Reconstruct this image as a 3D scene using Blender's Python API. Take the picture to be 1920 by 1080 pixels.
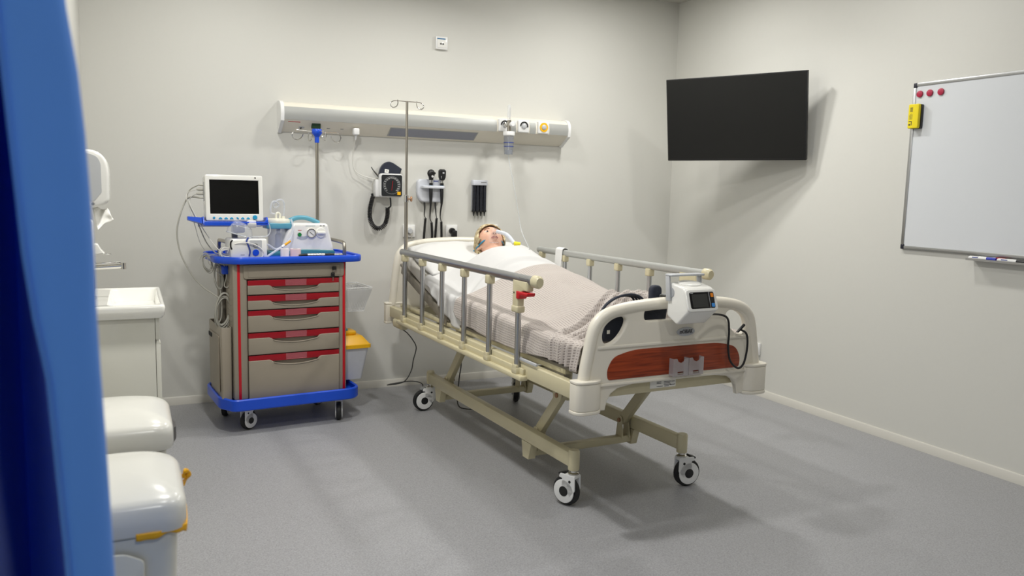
import bpy, bmesh, math, random
from mathutils import Vector, Matrix, noise
random.seed(7)
for o in list(bpy.data.objects): bpy.data.objects.remove(o)
C = bpy.context.scene.collection
scn = bpy.context.scene
PI = math.pi
R = math.radians

# ---------------------------------------------------------------- camera
cam_d = bpy.data.cameras.new('camera'); cam = bpy.data.objects.new('camera', cam_d); C.objects.link(cam)
yaw, pitch, roll = 0.4480, 0.1208, 0.0246
cw = Vector((math.sin(yaw)*math.cos(pitch), math.cos(yaw)*math.cos(pitch), -math.sin(pitch)))
r0 = Vector((math.cos(yaw), -math.sin(yaw), 0)); u0 = r0.cross(cw)
cr = r0*math.cos(roll) + u0*math.sin(roll); cu = -r0*math.sin(roll) + u0*math.cos(roll)
cam.matrix_world = Matrix(((cr.x, cu.x, -cw.x, 0.0), (cr.y, cu.y, -cw.y, -4.98), (cr.z, cu.z, -cw.z, 1.3), (0, 0, 0, 1)))
cam_d.sensor_width = 36; cam_d.lens = 1491.37/1920*36
cam_d.clip_start = 0.05
cam_d.dof.use_dof = True; cam_d.dof.focus_distance = 3.7; cam_d.dof.aperture_fstop = 3.5
scn.camera = cam

# ---------------------------------------------------------------- light and exposure
scn.view_settings.view_transform = 'Standard'; scn.view_settings.look = 'None'
scn.view_settings.gamma = 1.0; scn.view_settings.use_curve_mapping = False
scn.view_settings.exposure = 0.0
world = bpy.data.worlds.new('world'); scn.world = world; world.use_nodes = True
world.node_tree.nodes['Background'].inputs[0].default_value = (0.8, 0.85, 0.9, 1)
world.node_tree.nodes['Background'].inputs[1].default_value = 0.1
CEIL = 2.707
def lamp(x, y, power, size=0.16, spread=PI, col=(1.0, 0.988, 0.955)):
    l = bpy.data.lights.new('downlight_and_fill', 'AREA'); l.shape = 'DISK'; l.size = size
    l.energy = power; l.color = col; l.spread = spread
    o = bpy.data.objects.new('downlight_and_fill', l); C.objects.link(o)
    o.location = (x, y, CEIL-0.012)
    return o
for x, y, p, sp in [(0.5, -0.85, 9.0, PI), (0.5, -2.2, 29.0, PI), (0.5, -3.6, 8.0, PI), (1.6, -0.85, 9.0, 2.7), (1.6, -3.6, 6.0, 2.3),
                    (2.8, -0.90, 16.0, PI), (2.75, -1.25, 5.5, 2.3), (2.8, -2.2, 11.5, PI), (0.35, -5.9, 24.0, PI)]:  # last lamp is a fill added behind the camera to brighten the curtain
    lamp(x, y, p, 0.16, sp)

# ---------------------------------------------------------------- materials
def lin(c):
    return tuple(((v/255.0)/12.92 if v <= 10 else ((v/255.0+0.055)/1.055)**2.4) for v in c) + (1.0,)
MATS = {}
def mat(name, rgb, rough=0.5, metal=0.0, var=0.04, nscale=30, bump=0.0, coat=0.0, trans=0.0, alpha=1.0, sheen=0.0, emit=None, spec=None, ior=None):
    if name in MATS: return MATS[name]
    m = bpy.data.materials.new(name); m.use_nodes = True; nt = m.node_tree
    b = nt.nodes['Principled BSDF']
    col = lin(rgb)
    tc = nt.nodes.new('ShaderNodeTexCoord'); nz = nt.nodes.new('ShaderNodeTexNoise')
    nz.inputs['Scale'].default_value = nscale; nz.inputs['Detail'].default_value = 3
    nt.links.new(tc.outputs['Object'], nz.inputs['Vector'])
    mx = nt.nodes.new('ShaderNodeMix'); mx.data_type = 'RGBA'
    mx.inputs['A'].default_value = tuple(max(0, v*(1-var)) for v in col[:3]) + (1,)
    mx.inputs['B'].default_value = tuple(min(1, v*(1+var)) for v in col[:3]) + (1,)
    nt.links.new(nz.outputs['Fac'], mx.inputs['Factor']); nt.links.new(mx.outputs['Result'], b.inputs['Base Color'])
    b.inputs['Roughness'].default_value = rough; b.inputs['Metallic'].default_value = metal
    if coat: b.inputs['Coat Weight'].default_value = coat; b.inputs['Coat Roughness'].default_value = 0.08
    if trans: b.inputs['Transmission Weight'].default_value = trans
    if sheen: b.inputs['Sheen Weight'].default_value = sheen
    if alpha < 1: b.inputs['Alpha'].default_value = alpha
    if spec is not None: b.inputs['Specular IOR Level'].default_value = spec
    if ior: b.inputs['IOR'].default_value = ior
    if emit: b.inputs['Emission Color'].default_value = lin(emit[0]); b.inputs['Emission Strength'].default_value = emit[1]
    if bump:
        bp = nt.nodes.new('ShaderNodeBump'); bp.inputs['Strength'].default_value = bump; bp.inputs['Distance'].default_value = 0.002
        nt.links.new(nz.outputs['Fac'], bp.inputs['Height']); nt.links.new(bp.outputs['Normal'], b.inputs['Normal'])
    MATS[name] = m
    return m

def floor_material():
    m = bpy.data.materials.new('speckled_vinyl'); m.use_nodes = True; nt = m.node_tree; b = nt.nodes['Principled BSDF']
    tc = nt.nodes.new('ShaderNodeTexCoord')
    n1 = nt.nodes.new('ShaderNodeTexNoise'); n1.inputs['Scale'].default_value = 170; n1.inputs['Detail'].default_value = 2
    v1 = nt.nodes.new('ShaderNodeTexVoronoi'); v1.inputs['Scale'].default_value = 210
    n2 = nt.nodes.new('ShaderNodeTexNoise'); n2.inputs['Scale'].default_value = 2.2
    for n in (n1, v1, n2): nt.links.new(tc.outputs['Object'], n.inputs['Vector'])
    r1 = nt.nodes.new('ShaderNodeValToRGB'); r1.color_ramp.elements[0].position = 0.36; r1.color_ramp.elements[1].position = 0.66
    r1.color_ramp.elements[0].color = lin((138, 138, 139)); r1.color_ramp.elements[1].color = lin((166, 166, 168))
    nt.links.new(n1.outputs['Fac'], r1.inputs['Fac'])
    r2 = nt.nodes.new('ShaderNodeValToRGB'); r2.color_ramp.elements[0].position = 0.0; r2.color_ramp.elements[1].position = 1.0
    r2.color_ramp.elements[0].color = lin((132, 132, 134)); r2.color_ramp.elements[1].color = lin((176, 176, 180))
    nt.links.new(v1.outputs['Color'], r2.inputs['Fac'])
    mx = nt.nodes.new('ShaderNodeMix'); mx.data_type = 'RGBA'; mx.inputs['Factor'].default_value = 0.4
    nt.links.new(r1.outputs['Color'], mx.inputs['A']); nt.links.new(r2.outputs['Color'], mx.inputs['B'])
    nt.links.new(mx.outputs['Result'], b.inputs['Base Color'])
    mr = nt.nodes.new('ShaderNodeMapRange'); mr.inputs['To Min'].default_value = 0.40; mr.inputs['To Max'].default_value = 0.52
    nt.links.new(n2.outputs['Fac'], mr.inputs['Value']); nt.links.new(mr.outputs['Result'], b.inputs['Roughness'])
    bp = nt.nodes.new('ShaderNodeBump'); bp.inputs['Strength'].default_value = 0.08; bp.inputs['Distance'].default_value = 0.001
    nt.links.new(n1.outputs['Fac'], bp.inputs['Height']); nt.links.new(bp.outputs['Normal'], b.inputs['Normal'])
    return m

def wood_material():
    m = bpy.data.materials.new('cherry_wood'); m.use_nodes = True; nt = m.node_tree; b = nt.nodes['Principled BSDF']
    tc = nt.nodes.new('ShaderNodeTexCoord'); mp = nt.nodes.new('ShaderNodeMapping'); mp.inputs['Scale'].default_value = (3, 30, 60)
    nt.links.new(tc.outputs['Object'], mp.inputs['Vector'])
    n1 = nt.nodes.new('ShaderNodeTexNoise'); n1.inputs['Scale'].default_value = 2.4; n1.inputs['Detail'].default_value = 6; n1.inputs['Distortion'].default_value = 0.6
    nt.links.new(mp.outputs['Vector'], n1.inputs['Vector'])
    r1 = nt.nodes.new('ShaderNodeValToRGB'); r1.color_ramp.elements[0].position = 0.3; r1.color_ramp.elements[1].position = 0.72
    r1.color_ramp.elements[0].color = lin((116, 40, 14)); r1.color_ramp.elements[1].color = lin((170, 70, 30))
    nt.links.new(n1.outputs['Fac'], r1.inputs['Fac']); nt.links.new(r1.outputs['Color'], b.inputs['Base Color'])
    b.inputs['Roughness'].default_value = 0.38
    return m

def waffle_material():
    m = bpy.data.materials.new('waffle_blanket'); m.use_nodes = True; nt = m.node_tree; b = nt.nodes['Principled BSDF']
    uv = nt.nodes.new('ShaderNodeUVMap')
    sp = nt.nodes.new('ShaderNodeSeparateXYZ'); nt.links.new(uv.outputs['UV'], sp.inputs[0])
    waves = []
    for ax in ('X', 'Y'):
        ml = nt.nodes.new('ShaderNodeMath'); ml.operation = 'MULTIPLY'; ml.inputs[1].default_value = 2*PI/0.0105
        nt.links.new(sp.outputs[ax], ml.inputs[0])
        s = nt.nodes.new('ShaderNodeMath'); s.operation = 'SINE'; nt.links.new(ml.outputs[0], s.inputs[0])
        mr = nt.nodes.new('ShaderNodeMapRange'); mr.inputs['From Min'].default_value = -0.35; mr.inputs['From Max'].default_value = 0.7
        nt.links.new(s.outputs[0], mr.inputs['Value']); waves.append(mr)
    mu = nt.nodes.new('ShaderNodeMath'); mu.operation = 'MULTIPLY'
    nt.links.new(waves[0].outputs[0], mu.inputs[0]); nt.links.new(waves[1].outputs[0], mu.inputs[1])
    tc = nt.nodes.new('ShaderNodeTexCoord'); nz = nt.nodes.new('ShaderNodeTexNoise'); nz.inputs['Scale'].default_value = 60
    nt.links.new(tc.outputs['Object'], nz.inputs['Vector'])
    ad = nt.nodes.new('ShaderNodeMath'); ad.operation = 'MULTIPLY_ADD'; ad.inputs[1].default_value = 0.25; nt.links.new(nz.outputs['Fac'], ad.inputs[0])
    nt.links.new(mu.outputs[0], ad.inputs[2])
    rp = nt.nodes.new('ShaderNodeValToRGB'); rp.color_ramp.elements[0].position = 0.15; rp.color_ramp.elements[1].position = 0.95
    rp.color_ramp.elements[0].color = lin((188, 179, 172)); rp.color_ramp.elements[1].color = lin((150, 141, 135))
    nt.links.new(ad.outputs[0], rp.inputs['Fac']); nt.links.new(rp.outputs['Color'], b.inputs['Base Color'])
    b.inputs['Roughness'].default_value = 0.92; b.inputs['Sheen Weight'].default_value = 0.1
    bp = nt.nodes.new('ShaderNodeBump'); bp.inputs['Strength'].default_value = 0.5; bp.inputs['Distance'].default_value = 0.003; bp.invert = True
    nt.links.new(mu.outputs[0], bp.inputs['Height']); nt.links.new(bp.outputs['Normal'], b.inputs['Normal'])
    return m

def hair_material():
    m = bpy.data.materials.new('blond_hair'); m.use_nodes = True; nt = m.node_tree; b = nt.nodes['Principled BSDF']
    tc = nt.nodes.new('ShaderNodeTexCoord'); mp = nt.nodes.new('ShaderNodeMapping'); mp.inputs['Scale'].default_value = (45, 18, 18)
    nt.links.new(tc.outputs['Object'], mp.inputs['Vector'])
    n1 = nt.nodes.new('ShaderNodeTexNoise'); n1.inputs['Scale'].default_value = 2; n1.inputs['Detail'].default_value = 4
    nt.links.new(mp.outputs['Vector'], n1.inputs['Vector'])
    r1 = nt.nodes.new('ShaderNodeValToRGB'); r1.color_ramp.elements[0].position = 0.35; r1.color_ramp.elements[1].position = 0.65
    r1.color_ramp.elements[0].color = lin((140, 120, 86)); r1.color_ramp.elements[1].color = lin((222, 206, 166))
    nt.links.new(n1.outputs['Fac'], r1.inputs['Fac']); nt.links.new(r1.outputs['Color'], b.inputs['Base Color'])
    b.inputs['Roughness'].default_value = 0.5
    bp = nt.nodes.new('ShaderNodeBump'); bp.inputs['Strength'].default_value = 0.25; bp.inputs['Distance'].default_value = 0.002
    nt.links.new(n1.outputs['Fac'], bp.inputs['Height']); nt.links.new(bp.outputs['Normal'], b.inputs['Normal'])
    return m

WALLM = mat('wall_paint', (212, 211, 204), 0.75, var=0.012, nscale=60, bump=0.06)
CEILM = mat('ceiling_paint', (190, 188, 180), 0.8, var=0.01)
TRIM = mat('trim_paint', (214, 211, 202), 0.42, var=0.01)
FRONTM = mat('front_wall_darkened', (84, 82, 78), 0.8, var=0.02)  # unseen wall behind the camera, darkened to cut bounced light
FLOORM = floor_material(); WOOD = wood_material(); WAFFLE = waffle_material(); HAIRM = hair_material()
BEIGE = mat('beige_enamel', (206, 197, 163), 0.38, var=0.03, coat=0.15)
ABSW = mat('ivory_abs_plastic', (229, 223, 208), 0.36, var=0.015, coat=0.1)
WHITE = mat('white_plastic', (232, 232, 230), 0.35, var=0.015)
GLOSSW = mat('glossy_white_plastic', (236, 235, 229), 0.16, var=0.01, coat=0.3)
CERAM = mat('white_ceramic', (240, 239, 232), 0.08, var=0.008, coat=0.5)
LIDM = mat('white_bin_plastic', (220, 219, 211), 0.22, var=0.01)
LACQ = mat('white_lacquer', (216, 215, 204), 0.22, var=0.01)
CHROME = mat('chrome', (215, 213, 208), 0.14, 1.0, var=0.02)
STEEL = mat('brushed_steel', (176, 170, 158), 0.3, 1.0, var=0.05)
ALU = mat('anodised_aluminium', (182, 183, 184), 0.34, 1.0, var=0.03)
ALUPAINT = mat('grey_lacquered_aluminium', (172, 173, 169), 0.4, 0.25, var=0.02)
BLACK = mat('black_plastic', (22, 22, 23), 0.38, var=0.1)
RUBBER = mat('black_rubber', (30, 30, 31), 0.6, var=0.1)
GREYP = mat('grey_plastic', (130, 132, 132), 0.45, var=0.03)
LGREY = mat('light_grey_plastic', (188, 190, 192), 0.4, var=0.02)
SCREEN = mat('dark_screen_glass', (20, 20, 19), 0.2, var=0.05, spec=0.35)
SCREENG = mat('grey_display_glass', (58, 59, 57), 0.25, var=0.03)
BANDRED = mat('dark_red_plastic', (158, 8, 28), 0.36, var=0.04)
RED = mat('red_plastic', (196, 14, 30), 0.36, var=0.04)
BLUE = mat('royal_blue_plastic', (14, 76, 206), 0.36, var=0.04, coat=0.1)
TAUPE = mat('taupe_abs_plastic', (150, 141, 126), 0.45, var=0.02)
YEL = mat('yellow_plastic', (243, 183, 14), 0.38, var=0.03)
YELBAG = mat('yellow_bin_liner', (228, 168, 10), 0.35, var=0.08, nscale=80, bump=0.3)
CYAN = mat('cyan_button', (32, 150, 196), 0.4, var=0.03)
TEAL = mat('teal_plastic', (92, 160, 182), 0.36, var=0.03)
NAVY = mat('navy_fabric', (26, 32, 48), 0.8, var=0.15, nscale=120, bump=0.3, sheen=0.2)
SHEET = mat('white_cotton_sheet', (203, 202, 200), 0.85, var=0.012, nscale=90, bump=0.1)
PILLOWM = mat('white_pillow_cotton', (208, 207, 204), 0.85, var=0.012, nscale=90, bump=0.1)
MATTM = mat('white_mattress_cover', (212, 208, 200), 0.75, var=0.02, nscale=60, bump=0.15)
SKIN = mat('skin', (228, 178, 152), 0.5, var=0.05, nscale=25)
LIPM = mat('lips', (190, 118, 108), 0.45, var=0.05)
GOWN = mat('pale_blue_gown', (176, 216, 224), 0.8, var=0.03)
CABLEG = mat('grey_cable', (176, 174, 164), 0.45, var=0.03)
CABLEW = mat('white_cable', (222, 220, 212), 0.4, var=0.02)
CABLED = mat('dark_grey_cable', (58, 58, 56), 0.45, var=0.05)
CURT = mat('blue_curtain_fabric', (92, 156, 246), 0.8, var=0.06, nscale=6, sheen=0.15)
_nt = CURT.node_tree; _b = _nt.nodes['Principled BSDF']; _tl = _nt.nodes.new('ShaderNodeBsdfTranslucent'); _mx = _nt.nodes.new('ShaderNodeMixShader')
_tl.inputs['Color'].default_value = lin((76, 144, 246)); _mx.inputs[0].default_value = 0.16
_nt.links.new(_b.outputs[0], _mx.inputs[1]); _nt.links.new(_tl.outputs[0], _mx.inputs[2]); _nt.links.new(_mx.outputs[0], _nt.nodes['Material Output'].inputs[0])
DECKM = mat('dark_deck_panel', (124, 118, 106), 0.55, var=0.03)
PAPER = mat('paper', (240, 239, 233), 0.8, var=0.01)
BOARDM = mat('whiteboard_enamel', (216, 219, 222), 0.28, var=0.006, coat=0.2)
PINK = mat('pink_paper', (232, 205, 208), 0.7, var=0.02)
GREEN = mat('green_plastic', (20, 130, 62), 0.4, var=0.03)
ORANGE = mat('orange_button', (238, 138, 30), 0.4)
LBLUE = mat('light_blue_button', (70, 150, 226), 0.4)
INK = mat('printed_ink', (46, 46, 50), 0.6)
INKG = mat('grey_printed_ink', (120, 120, 118), 0.6)
INKR = mat('red_printed_ink', (196, 60, 60), 0.6)
INKB = mat('blue_printed_ink', (52, 70, 150), 0.6)
DARK = mat('dark_recess', (16, 16, 15), 0.7)
COPPER = mat('bronze_knob', (168, 128, 96), 0.4, 0.4)
MAROON = mat('crimson_magnet', (172, 22, 62), 0.45)
def clear(name, rgb, alpha, rough=0.15):
    return mat(name, rgb, rough, var=0.0, alpha=alpha, coat=0.3)
CLEAR = clear('clear_plastic', (226, 230, 234), 0.28)
CLEARF = clear('frosted_clear_plastic', (226, 230, 236), 0.5)
CLEART = clear('translucent_tube', (222, 226, 228), 0.55, 0.25)
ACRYL = clear('clear_acrylic', (214, 208, 208), 0.42)
BLUECLEAR = clear('smoke_clear_plastic', (150, 154, 162), 0.5)
SMOKE = clear('translucent_dark_tube', (34, 36, 44), 0.93)
# ---------------------------------------------------------------- mesh helpers
def frame(o, x, y):
    x = Vector(x).normalized(); y = Vector(y); z = x.cross(y).normalized(); y = z.cross(x)
    return Matrix(((x.x, y.x, z.x, o[0]), (x.y, y.y, z.y, o[1]), (x.z, y.z, z.z, o[2]), (0, 0, 0, 1)))
def T(x, y, z): return Matrix.Translation((x, y, z))
def smooth(pts, n=6, closed=False):
    pts = [Vector(p) for p in pts]; out = []; N = len(pts)
    rng = range(N) if closed else range(N-1)
    for i in rng:
        if closed: p0, p1, p2, p3 = pts[(i-1) % N], pts[i], pts[(i+1) % N], pts[(i+2) % N]
        else: p0, p1, p2, p3 = pts[max(i-1, 0)], pts[i], pts[i+1], pts[min(i+2, N-1)]
        for k in range(n):
            t = k/n
            out.append(0.5*((2*p1)+(p2-p0)*t+(2*p0-5*p1+4*p2-p3)*t*t+(3*p1-p0-3*p2+p3)*t**3))
    if not closed: out.append(pts[-1])
    return out
def fillet(pts, r, n=4):
    """closed 2D polygon, every corner rounded; r a number or one per corner"""
    N = len(pts); out = []
    for i in range(N):
        p = Vector(pts[i]).to_2d(); a = Vector(pts[i-1]).to_2d(); b = Vector(pts[(i+1) % N]).to_2d()
        rr = r[i] if isinstance(r, (list, tuple)) else r
        if rr <= 0: out.append(p); continue
        d1 = (a-p); d2 = (b-p); l = min(rr, d1.length*0.49, d2.length*0.49)
        s = p+d1.normalized()*l; e = p+d2.normalized()*l
        for k in range(n+1):
            t = k/n; out.append(s*(1-t)**2+p*2*t*(1-t)+e*t*t)
    return out
def rect(x0, y0, x1, y1): return [(x0, y0), (x1, y0), (x1, y1), (x0, y1)]
def circle(cx, cy, r, n=24, ry=None):
    return [(cx+r*math.cos(2*PI*k/n), cy+(ry or r)*math.sin(2*PI*k/n)) for k in range(n)]

class MB:
    def __init__(s, M=None): s.bm = bmesh.new(); s.M = M or Matrix.Identity(4)
    def _merge(s, b2, M=None):
        me = bpy.data.meshes.new('tmp'); b2.to_mesh(me); b2.free()
        me.transform(s.M @ (M or Matrix.Identity(4))); s.bm.from_mesh(me); bpy.data.meshes.remove(me)
    def box(s, c, size, r=0.0, seg=2, M=None):
        b = bmesh.new(); bmesh.ops.create_cube(b, size=1.0)
        for v in b.verts: v.co = Vector((v.co.x*size[0]+c[0], v.co.y*size[1]+c[1], v.co.z*size[2]+c[2]))
        if r > 0: bmesh.ops.bevel(b, geom=b.edges[:], offset=min(r, min(size)*0.49), segments=seg, affect='EDGES', profile=0.5)
        s._merge(b, M); return s
    def bar(s, p0, p1, w, h, r=0.0, up=(0, 0, 1), M=None):
        """rectangular bar from p0 to p1, w sideways, h along up"""
        p0 = Vector(p0); p1 = Vector(p1); d = p1-p0; x = d.normalized(); y = Vector(up).cross(x).normalized(); z = x.cross(y)
        F = Matrix(((x.x, y.x, z.x, 0), (x.y, y.y, z.y, 0), (x.z, y.z, z.z, 0), (0, 0, 0, 1)))
        F.translation = (p0+p1)/2
        return s.box((0, 0, 0), (d.length, w, h), r, 2, (M or Matrix.Identity(4)) @ F)
    def cyl(s, p0, p1, r0, r1=None, n=20, M=None, cap=True):
        r1 = r0 if r1 is None else r1
        return s.sweep([p0, p1], [r0, r1], n, M=M, cap=cap)
    def sweep(s, pts, rad, n=10, closed=False, M=None, cap=True):
        pts = [Vector(p) for p in pts]; N = len(pts)
        if not isinstance(rad, (list, tuple)): rad = [rad]*N
        b = bmesh.new(); rings = []
        tan = []
        for i in range(N):
            if closed: t = pts[(i+1) % N]-pts[i-1]
            else: t = pts[min(i+1, N-1)]-pts[max(i-1, 0)]
            tan.append(t.normalized() if t.length > 1e-9 else Vector((0, 0, 1)))
        nrm = tan[0].orthogonal().normalized()
        for i in range(N):
            t = tan[i]; nrm = (nrm-t*nrm.dot(t))
            nrm = nrm.normalized() if nrm.length > 1e-6 else t.orthogonal().normalized()
            bn = t.cross(nrm)
            rings.append([b.verts.new(pts[i]+(nrm*math.cos(2*PI*k/n)+bn*math.sin(2*PI*k/n))*rad[i]) for k in range(n)])
        for i in range(N if closed else N-1):
            A = rings[i]; B = rings[(i+1) % N]
            off = 0
            if closed and i == N-1:
                off = min(range(n), key=lambda o: (A[0].co-B[o].co).length)
            for k in range(n): b.faces.new((A[k], A[(k+1) % n], B[(k+1+off) % n], B[(k+off) % n]))
        if not closed and cap:
            b.faces.new(rings[0][::-1]); b.faces.new(rings[-1])
        bmesh.ops.recalc_face_normals(b, faces=b.faces[:])
        s._merge(b, M); return s
    def tube(s, pts, r, n=8, sm=6, closed=False, M=None):
        return s.sweep(smooth(pts, sm, closed) if sm > 1 else pts, r, n, closed, M)
    def lathe(s, prof, n=28, M=None, cap=True):
        """profile of (radius, height) about local z"""
        b = bmesh.new(); rings = []
        for (r, z) in prof:
            if r < 1e-6: rings.append([b.verts.new((0, 0, z))])
            else: rings.append([b.verts.new((r*math.cos(2*PI*k/n), r*math.sin(2*PI*k/n), z)) for k in range(n)])
        for A, B in zip(rings, rings[1:]):
            for k in range(n):
                if len(A) == 1 and len(B) == 1: continue
                if len(A) == 1: b.faces.new((A[0], B[k], B[(k+1) % n]))
                elif len(B) == 1: b.faces.new((A[k], A[(k+1) % n], B[0]))
                else: b.faces.new((A[k], A[(k+1) % n], B[(k+1) % n], B[k]))
        if cap:
            for A in (rings[0], rings[-1]):
                if len(A) > 2: b.faces.new(A)
        bmesh.ops.recalc_face_normals(b, faces=b.faces[:])
        s._merge(b, M); return s
    def sphere(s, c, r, M=None, seg=20):
        b = bmesh.new(); bmesh.ops.create_uvsphere(b, u_segments=seg, v_segments=seg//2, radius=1.0)
        rr = r if isinstance(r, (list, tuple)) else (r, r, r)
        for v in b.verts: v.co = Vector((v.co.x*rr[0]+c[0], v.co.y*rr[1]+c[1], v.co.z*rr[2]+c[2]))
        s._merge(b, M); return s
    def plate(s, outer, depth, M, holes=(), bevel=0.0, res=2):
        """2D outline (with holes) extruded; front face at local z=depth, back at 0"""
        cu = bpy.data.curves.new('tmpc', 'CURVE'); cu.dimensions = '2D'; cu.fill_mode = 'BOTH'
        bevel = min(bevel, depth*0.49)
        cu.extrude = max(depth/2-bevel, 1e-5); cu.bevel_depth = bevel; cu.offset = -bevel; cu.bevel_resolution = res
        for k, poly in enumerate([outer]+list(holes)):
            P = [Vector(p).to_2d() for p in poly]
            ar = sum(P[i-1].x*P[i].y-P[i].x*P[i-1].y for i in range(len(P)))
            if (ar < 0) != (k > 0): P = P[::-1]
            sp = cu.splines.new('POLY'); sp.points.add(len(P)-1); sp.use_cyclic_u = True
            for q, p in zip(sp.points, P): q.co = (p.x, p.y, 0, 1)
        ob = bpy.data.objects.new('tmpo', cu); C.objects.link(ob)
        dg = bpy.context.evaluated_depsgraph_get(); me = bpy.data.meshes.new_from_object(ob.evaluated_get(dg))
        bpy.data.objects.remove(ob); bpy.data.curves.remove(cu)
        me.transform(s.M @ M @ T(0, 0, depth/2)); s.bm.from_mesh(me); bpy.data.meshes.remove(me); return s
    def text(s, txt, size, M, depth=0.0006, align='CENTER'):
        cu = bpy.data.curves.new('tmpt', 'FONT'); cu.body = txt; cu.size = size; cu.extrude = depth; cu.align_x = align; cu.align_y = 'CENTER'
        cu.resolution_u = 2
        ob = bpy.data.objects.new('tmpo', cu); C.objects.link(ob)
        dg = bpy.context.evaluated_depsgraph_get(); me = bpy.data.meshes.new_from_object(ob.evaluated_get(dg))
        bpy.data.objects.remove(ob); bpy.data.curves.remove(cu)
        me.transform(s.M @ M); s.bm.from_mesh(me); bpy.data.meshes.remove(me); return s
    def loft(s, rings, closed_ring=True, cap=True, M=None):
        b = bmesh.new(); V = [[b.verts.new(p) for p in r] for r in rings]
        n = len(V[0])
        for A, B in zip(V, V[1:]):
            for k in range(n if closed_ring else n-1):
                b.faces.new((A[k], A[(k+1) % n], B[(k+1) % n], B[k]))
        if cap and closed_ring: b.faces.new(V[0][::-1]); b.faces.new(V[-1])
        bmesh.ops.recalc_face_normals(b, faces=b.faces[:])
        s._merge(b, M); return s
    def build(s, name, material, parent=None, angle=35, merge=True):
        if merge: bmesh.ops.remove_doubles(s.bm, verts=s.bm.verts[:], dist=1e-6)
        me = bpy.data.meshes.new(name); s.bm.to_mesh(me); s.bm.free()
        me.materials.append(material)
        for p in me.polygons: p.use_smooth = True
        if len(me.polygons): me.set_sharp_from_angle(angle=R(angle))
        o = bpy.data.objects.new(name, me); C.objects.link(o)
        if parent: o.parent = parent
        return o
def build_each(mb, name, material, parent=None, angle=35):
    """every separate piece of the builder becomes an object of its own"""
    bm = mb.bm; bmesh.ops.remove_doubles(bm, verts=bm.verts[:], dist=1e-6)
    seen = set(); out = []
    bm.verts.ensure_lookup_table()
    for v0 in bm.verts:
        if v0 in seen: continue
        st = [v0]; seen.add(v0); isl = []
        while st:
            v = st.pop(); isl.append(v)
            for e in v.link_edges:
                w = e.other_vert(v)
                if w not in seen: seen.add(w); st.append(w)
        idx = {v: i for i, v in enumerate(isl)}; fs = {f for v in isl for f in v.link_faces}
        me = bpy.data.meshes.new(name); me.from_pydata([v.co[:] for v in isl], [], [[idx[v] for v in f.verts] for f in fs]); me.update()
        me.materials.append(material)
        for p in me.polygons: p.use_smooth = True
        if len(me.polygons): me.set_sharp_from_angle(angle=R(angle))
        o = bpy.data.objects.new(name, me); C.objects.link(o)
        if parent: o.parent = parent
        out.append(o)
    bm.free(); return out
def grid_obj(name, fn, nu, nv, material, parent=None, uvfn=None, thick=0.0):
    me = bpy.data.meshes.new(name); vs = []; fs = []; uvs = []
    for j in range(nv+1):
        for i in range(nu+1):
            vs.append(fn(i/nu, j/nv)); uvs.append(uvfn(i/nu, j/nv) if uvfn else (i/nu, j/nv))
    for j in range(nv):
        for i in range(nu):
            a = j*(nu+1)+i; fs.append((a, a+1, a+nu+2, a+nu+1))
    me.from_pydata(vs, [], fs); me.update()
    ul = me.uv_layers.new(name='UVMap')
    for p in me.polygons:
        p.use_smooth = True
        for li in p.loop_indices: ul.data[li].uv = uvs[me.loops[li].vertex_index]
    me.materials.append(material)
    o = bpy.data.objects.new(name, me); C.objects.link(o)
    if parent: o.parent = parent
    if thick:
        md = o.modifiers.new('solid', 'SOLIDIFY'); md.thickness = thick; md.offset = -1
    return o
def tag(o, label, cat, group=None):
    o['label'] = label; o['category'] = cat
    if group: o['group'] = group
    return o
def thing(name, label, cat, loc=(0, 0, 0), rz=0.0, group=None):
    o = bpy.data.objects.new(name, None); C.objects.link(o); o.empty_display_size = 0.05
    o.location = loc; o.rotation_euler = (0, 0, rz)
    return tag(o, label, cat, group)
def struct(o): o['kind'] = 'structure'; return o
def place(o, loc, rz=0.0): o.location = loc; o.rotation_euler = (0, 0, rz); return o
def lerp(tab, x):
    if x <= tab[0][0]: return tab[0][1]
    for (a, b), (c_, d) in zip(tab, tab[1:]):
        if x <= c_:
            t = (x-a)/(c_-a); t = t*t*(3-2*t); return b+(d-b)*t
    return tab[-1][1]
def sstep(a, b, x):
    t = max(0, min(1, (x-a)/(b-a))); return t*t*(3-2*t)
# ---------------------------------------------------------------- room
XR = 3.71; XL = -0.217; YF = -9.0
struct(MB().box(((XR+XL)/2, YF/2, -0.05), (XR-XL+0.4, -YF+0.4, 0.1)).build('floor', FLOORM))
struct(MB().box(((XR+XL)/2, YF/2, CEIL+0.05), (XR-XL+0.4, -YF+0.4, 0.1)).build('ceiling', CEILM))
struct(MB().box(((XR+XL)/2, 0.06, CEIL/2), (XR-XL+0.24, 0.12, CEIL)).build('wall_back', WALLM))
struct(MB().box((XR+0.06, YF/2, CEIL/2), (0.12, -YF, CEIL)).build('wall_right', WALLM))
struct(MB().box((XL-0.06, YF/2, CEIL/2), (0.12, -YF, CEIL)).build('wall_left', WALLM))
struct(MB().box(((XR+XL)/2, YF-0.06, CEIL/2), (XR-XL+0.24, 0.12, CEIL)).build('wall_front', FRONTM))
def base_profile(name, p0, p1, nrm):
    p0 = Vector(p0); p1 = Vector(p1); n = Vector(nrm)
    prof = [(0.0005, 0.0), (0.010, 0.0), (0.010, 0.043), (0.006, 0.049), (0.0005, 0.049)]
    rings = [[p+n*a+Vector((0, 0, b)) for a, b in prof] for p in (p0, p1)]
    return struct(MB().loft(rings).build(name, TRIM))
base_profile('baseboard_back', (XL+0.001, 0, 0), (XR-0.001, 0, 0), (0, -1, 0))
base_profile('baseboard_right', (XR, YF, 0), (XR, -0.011, 0), (-1, 0, 0))
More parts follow.
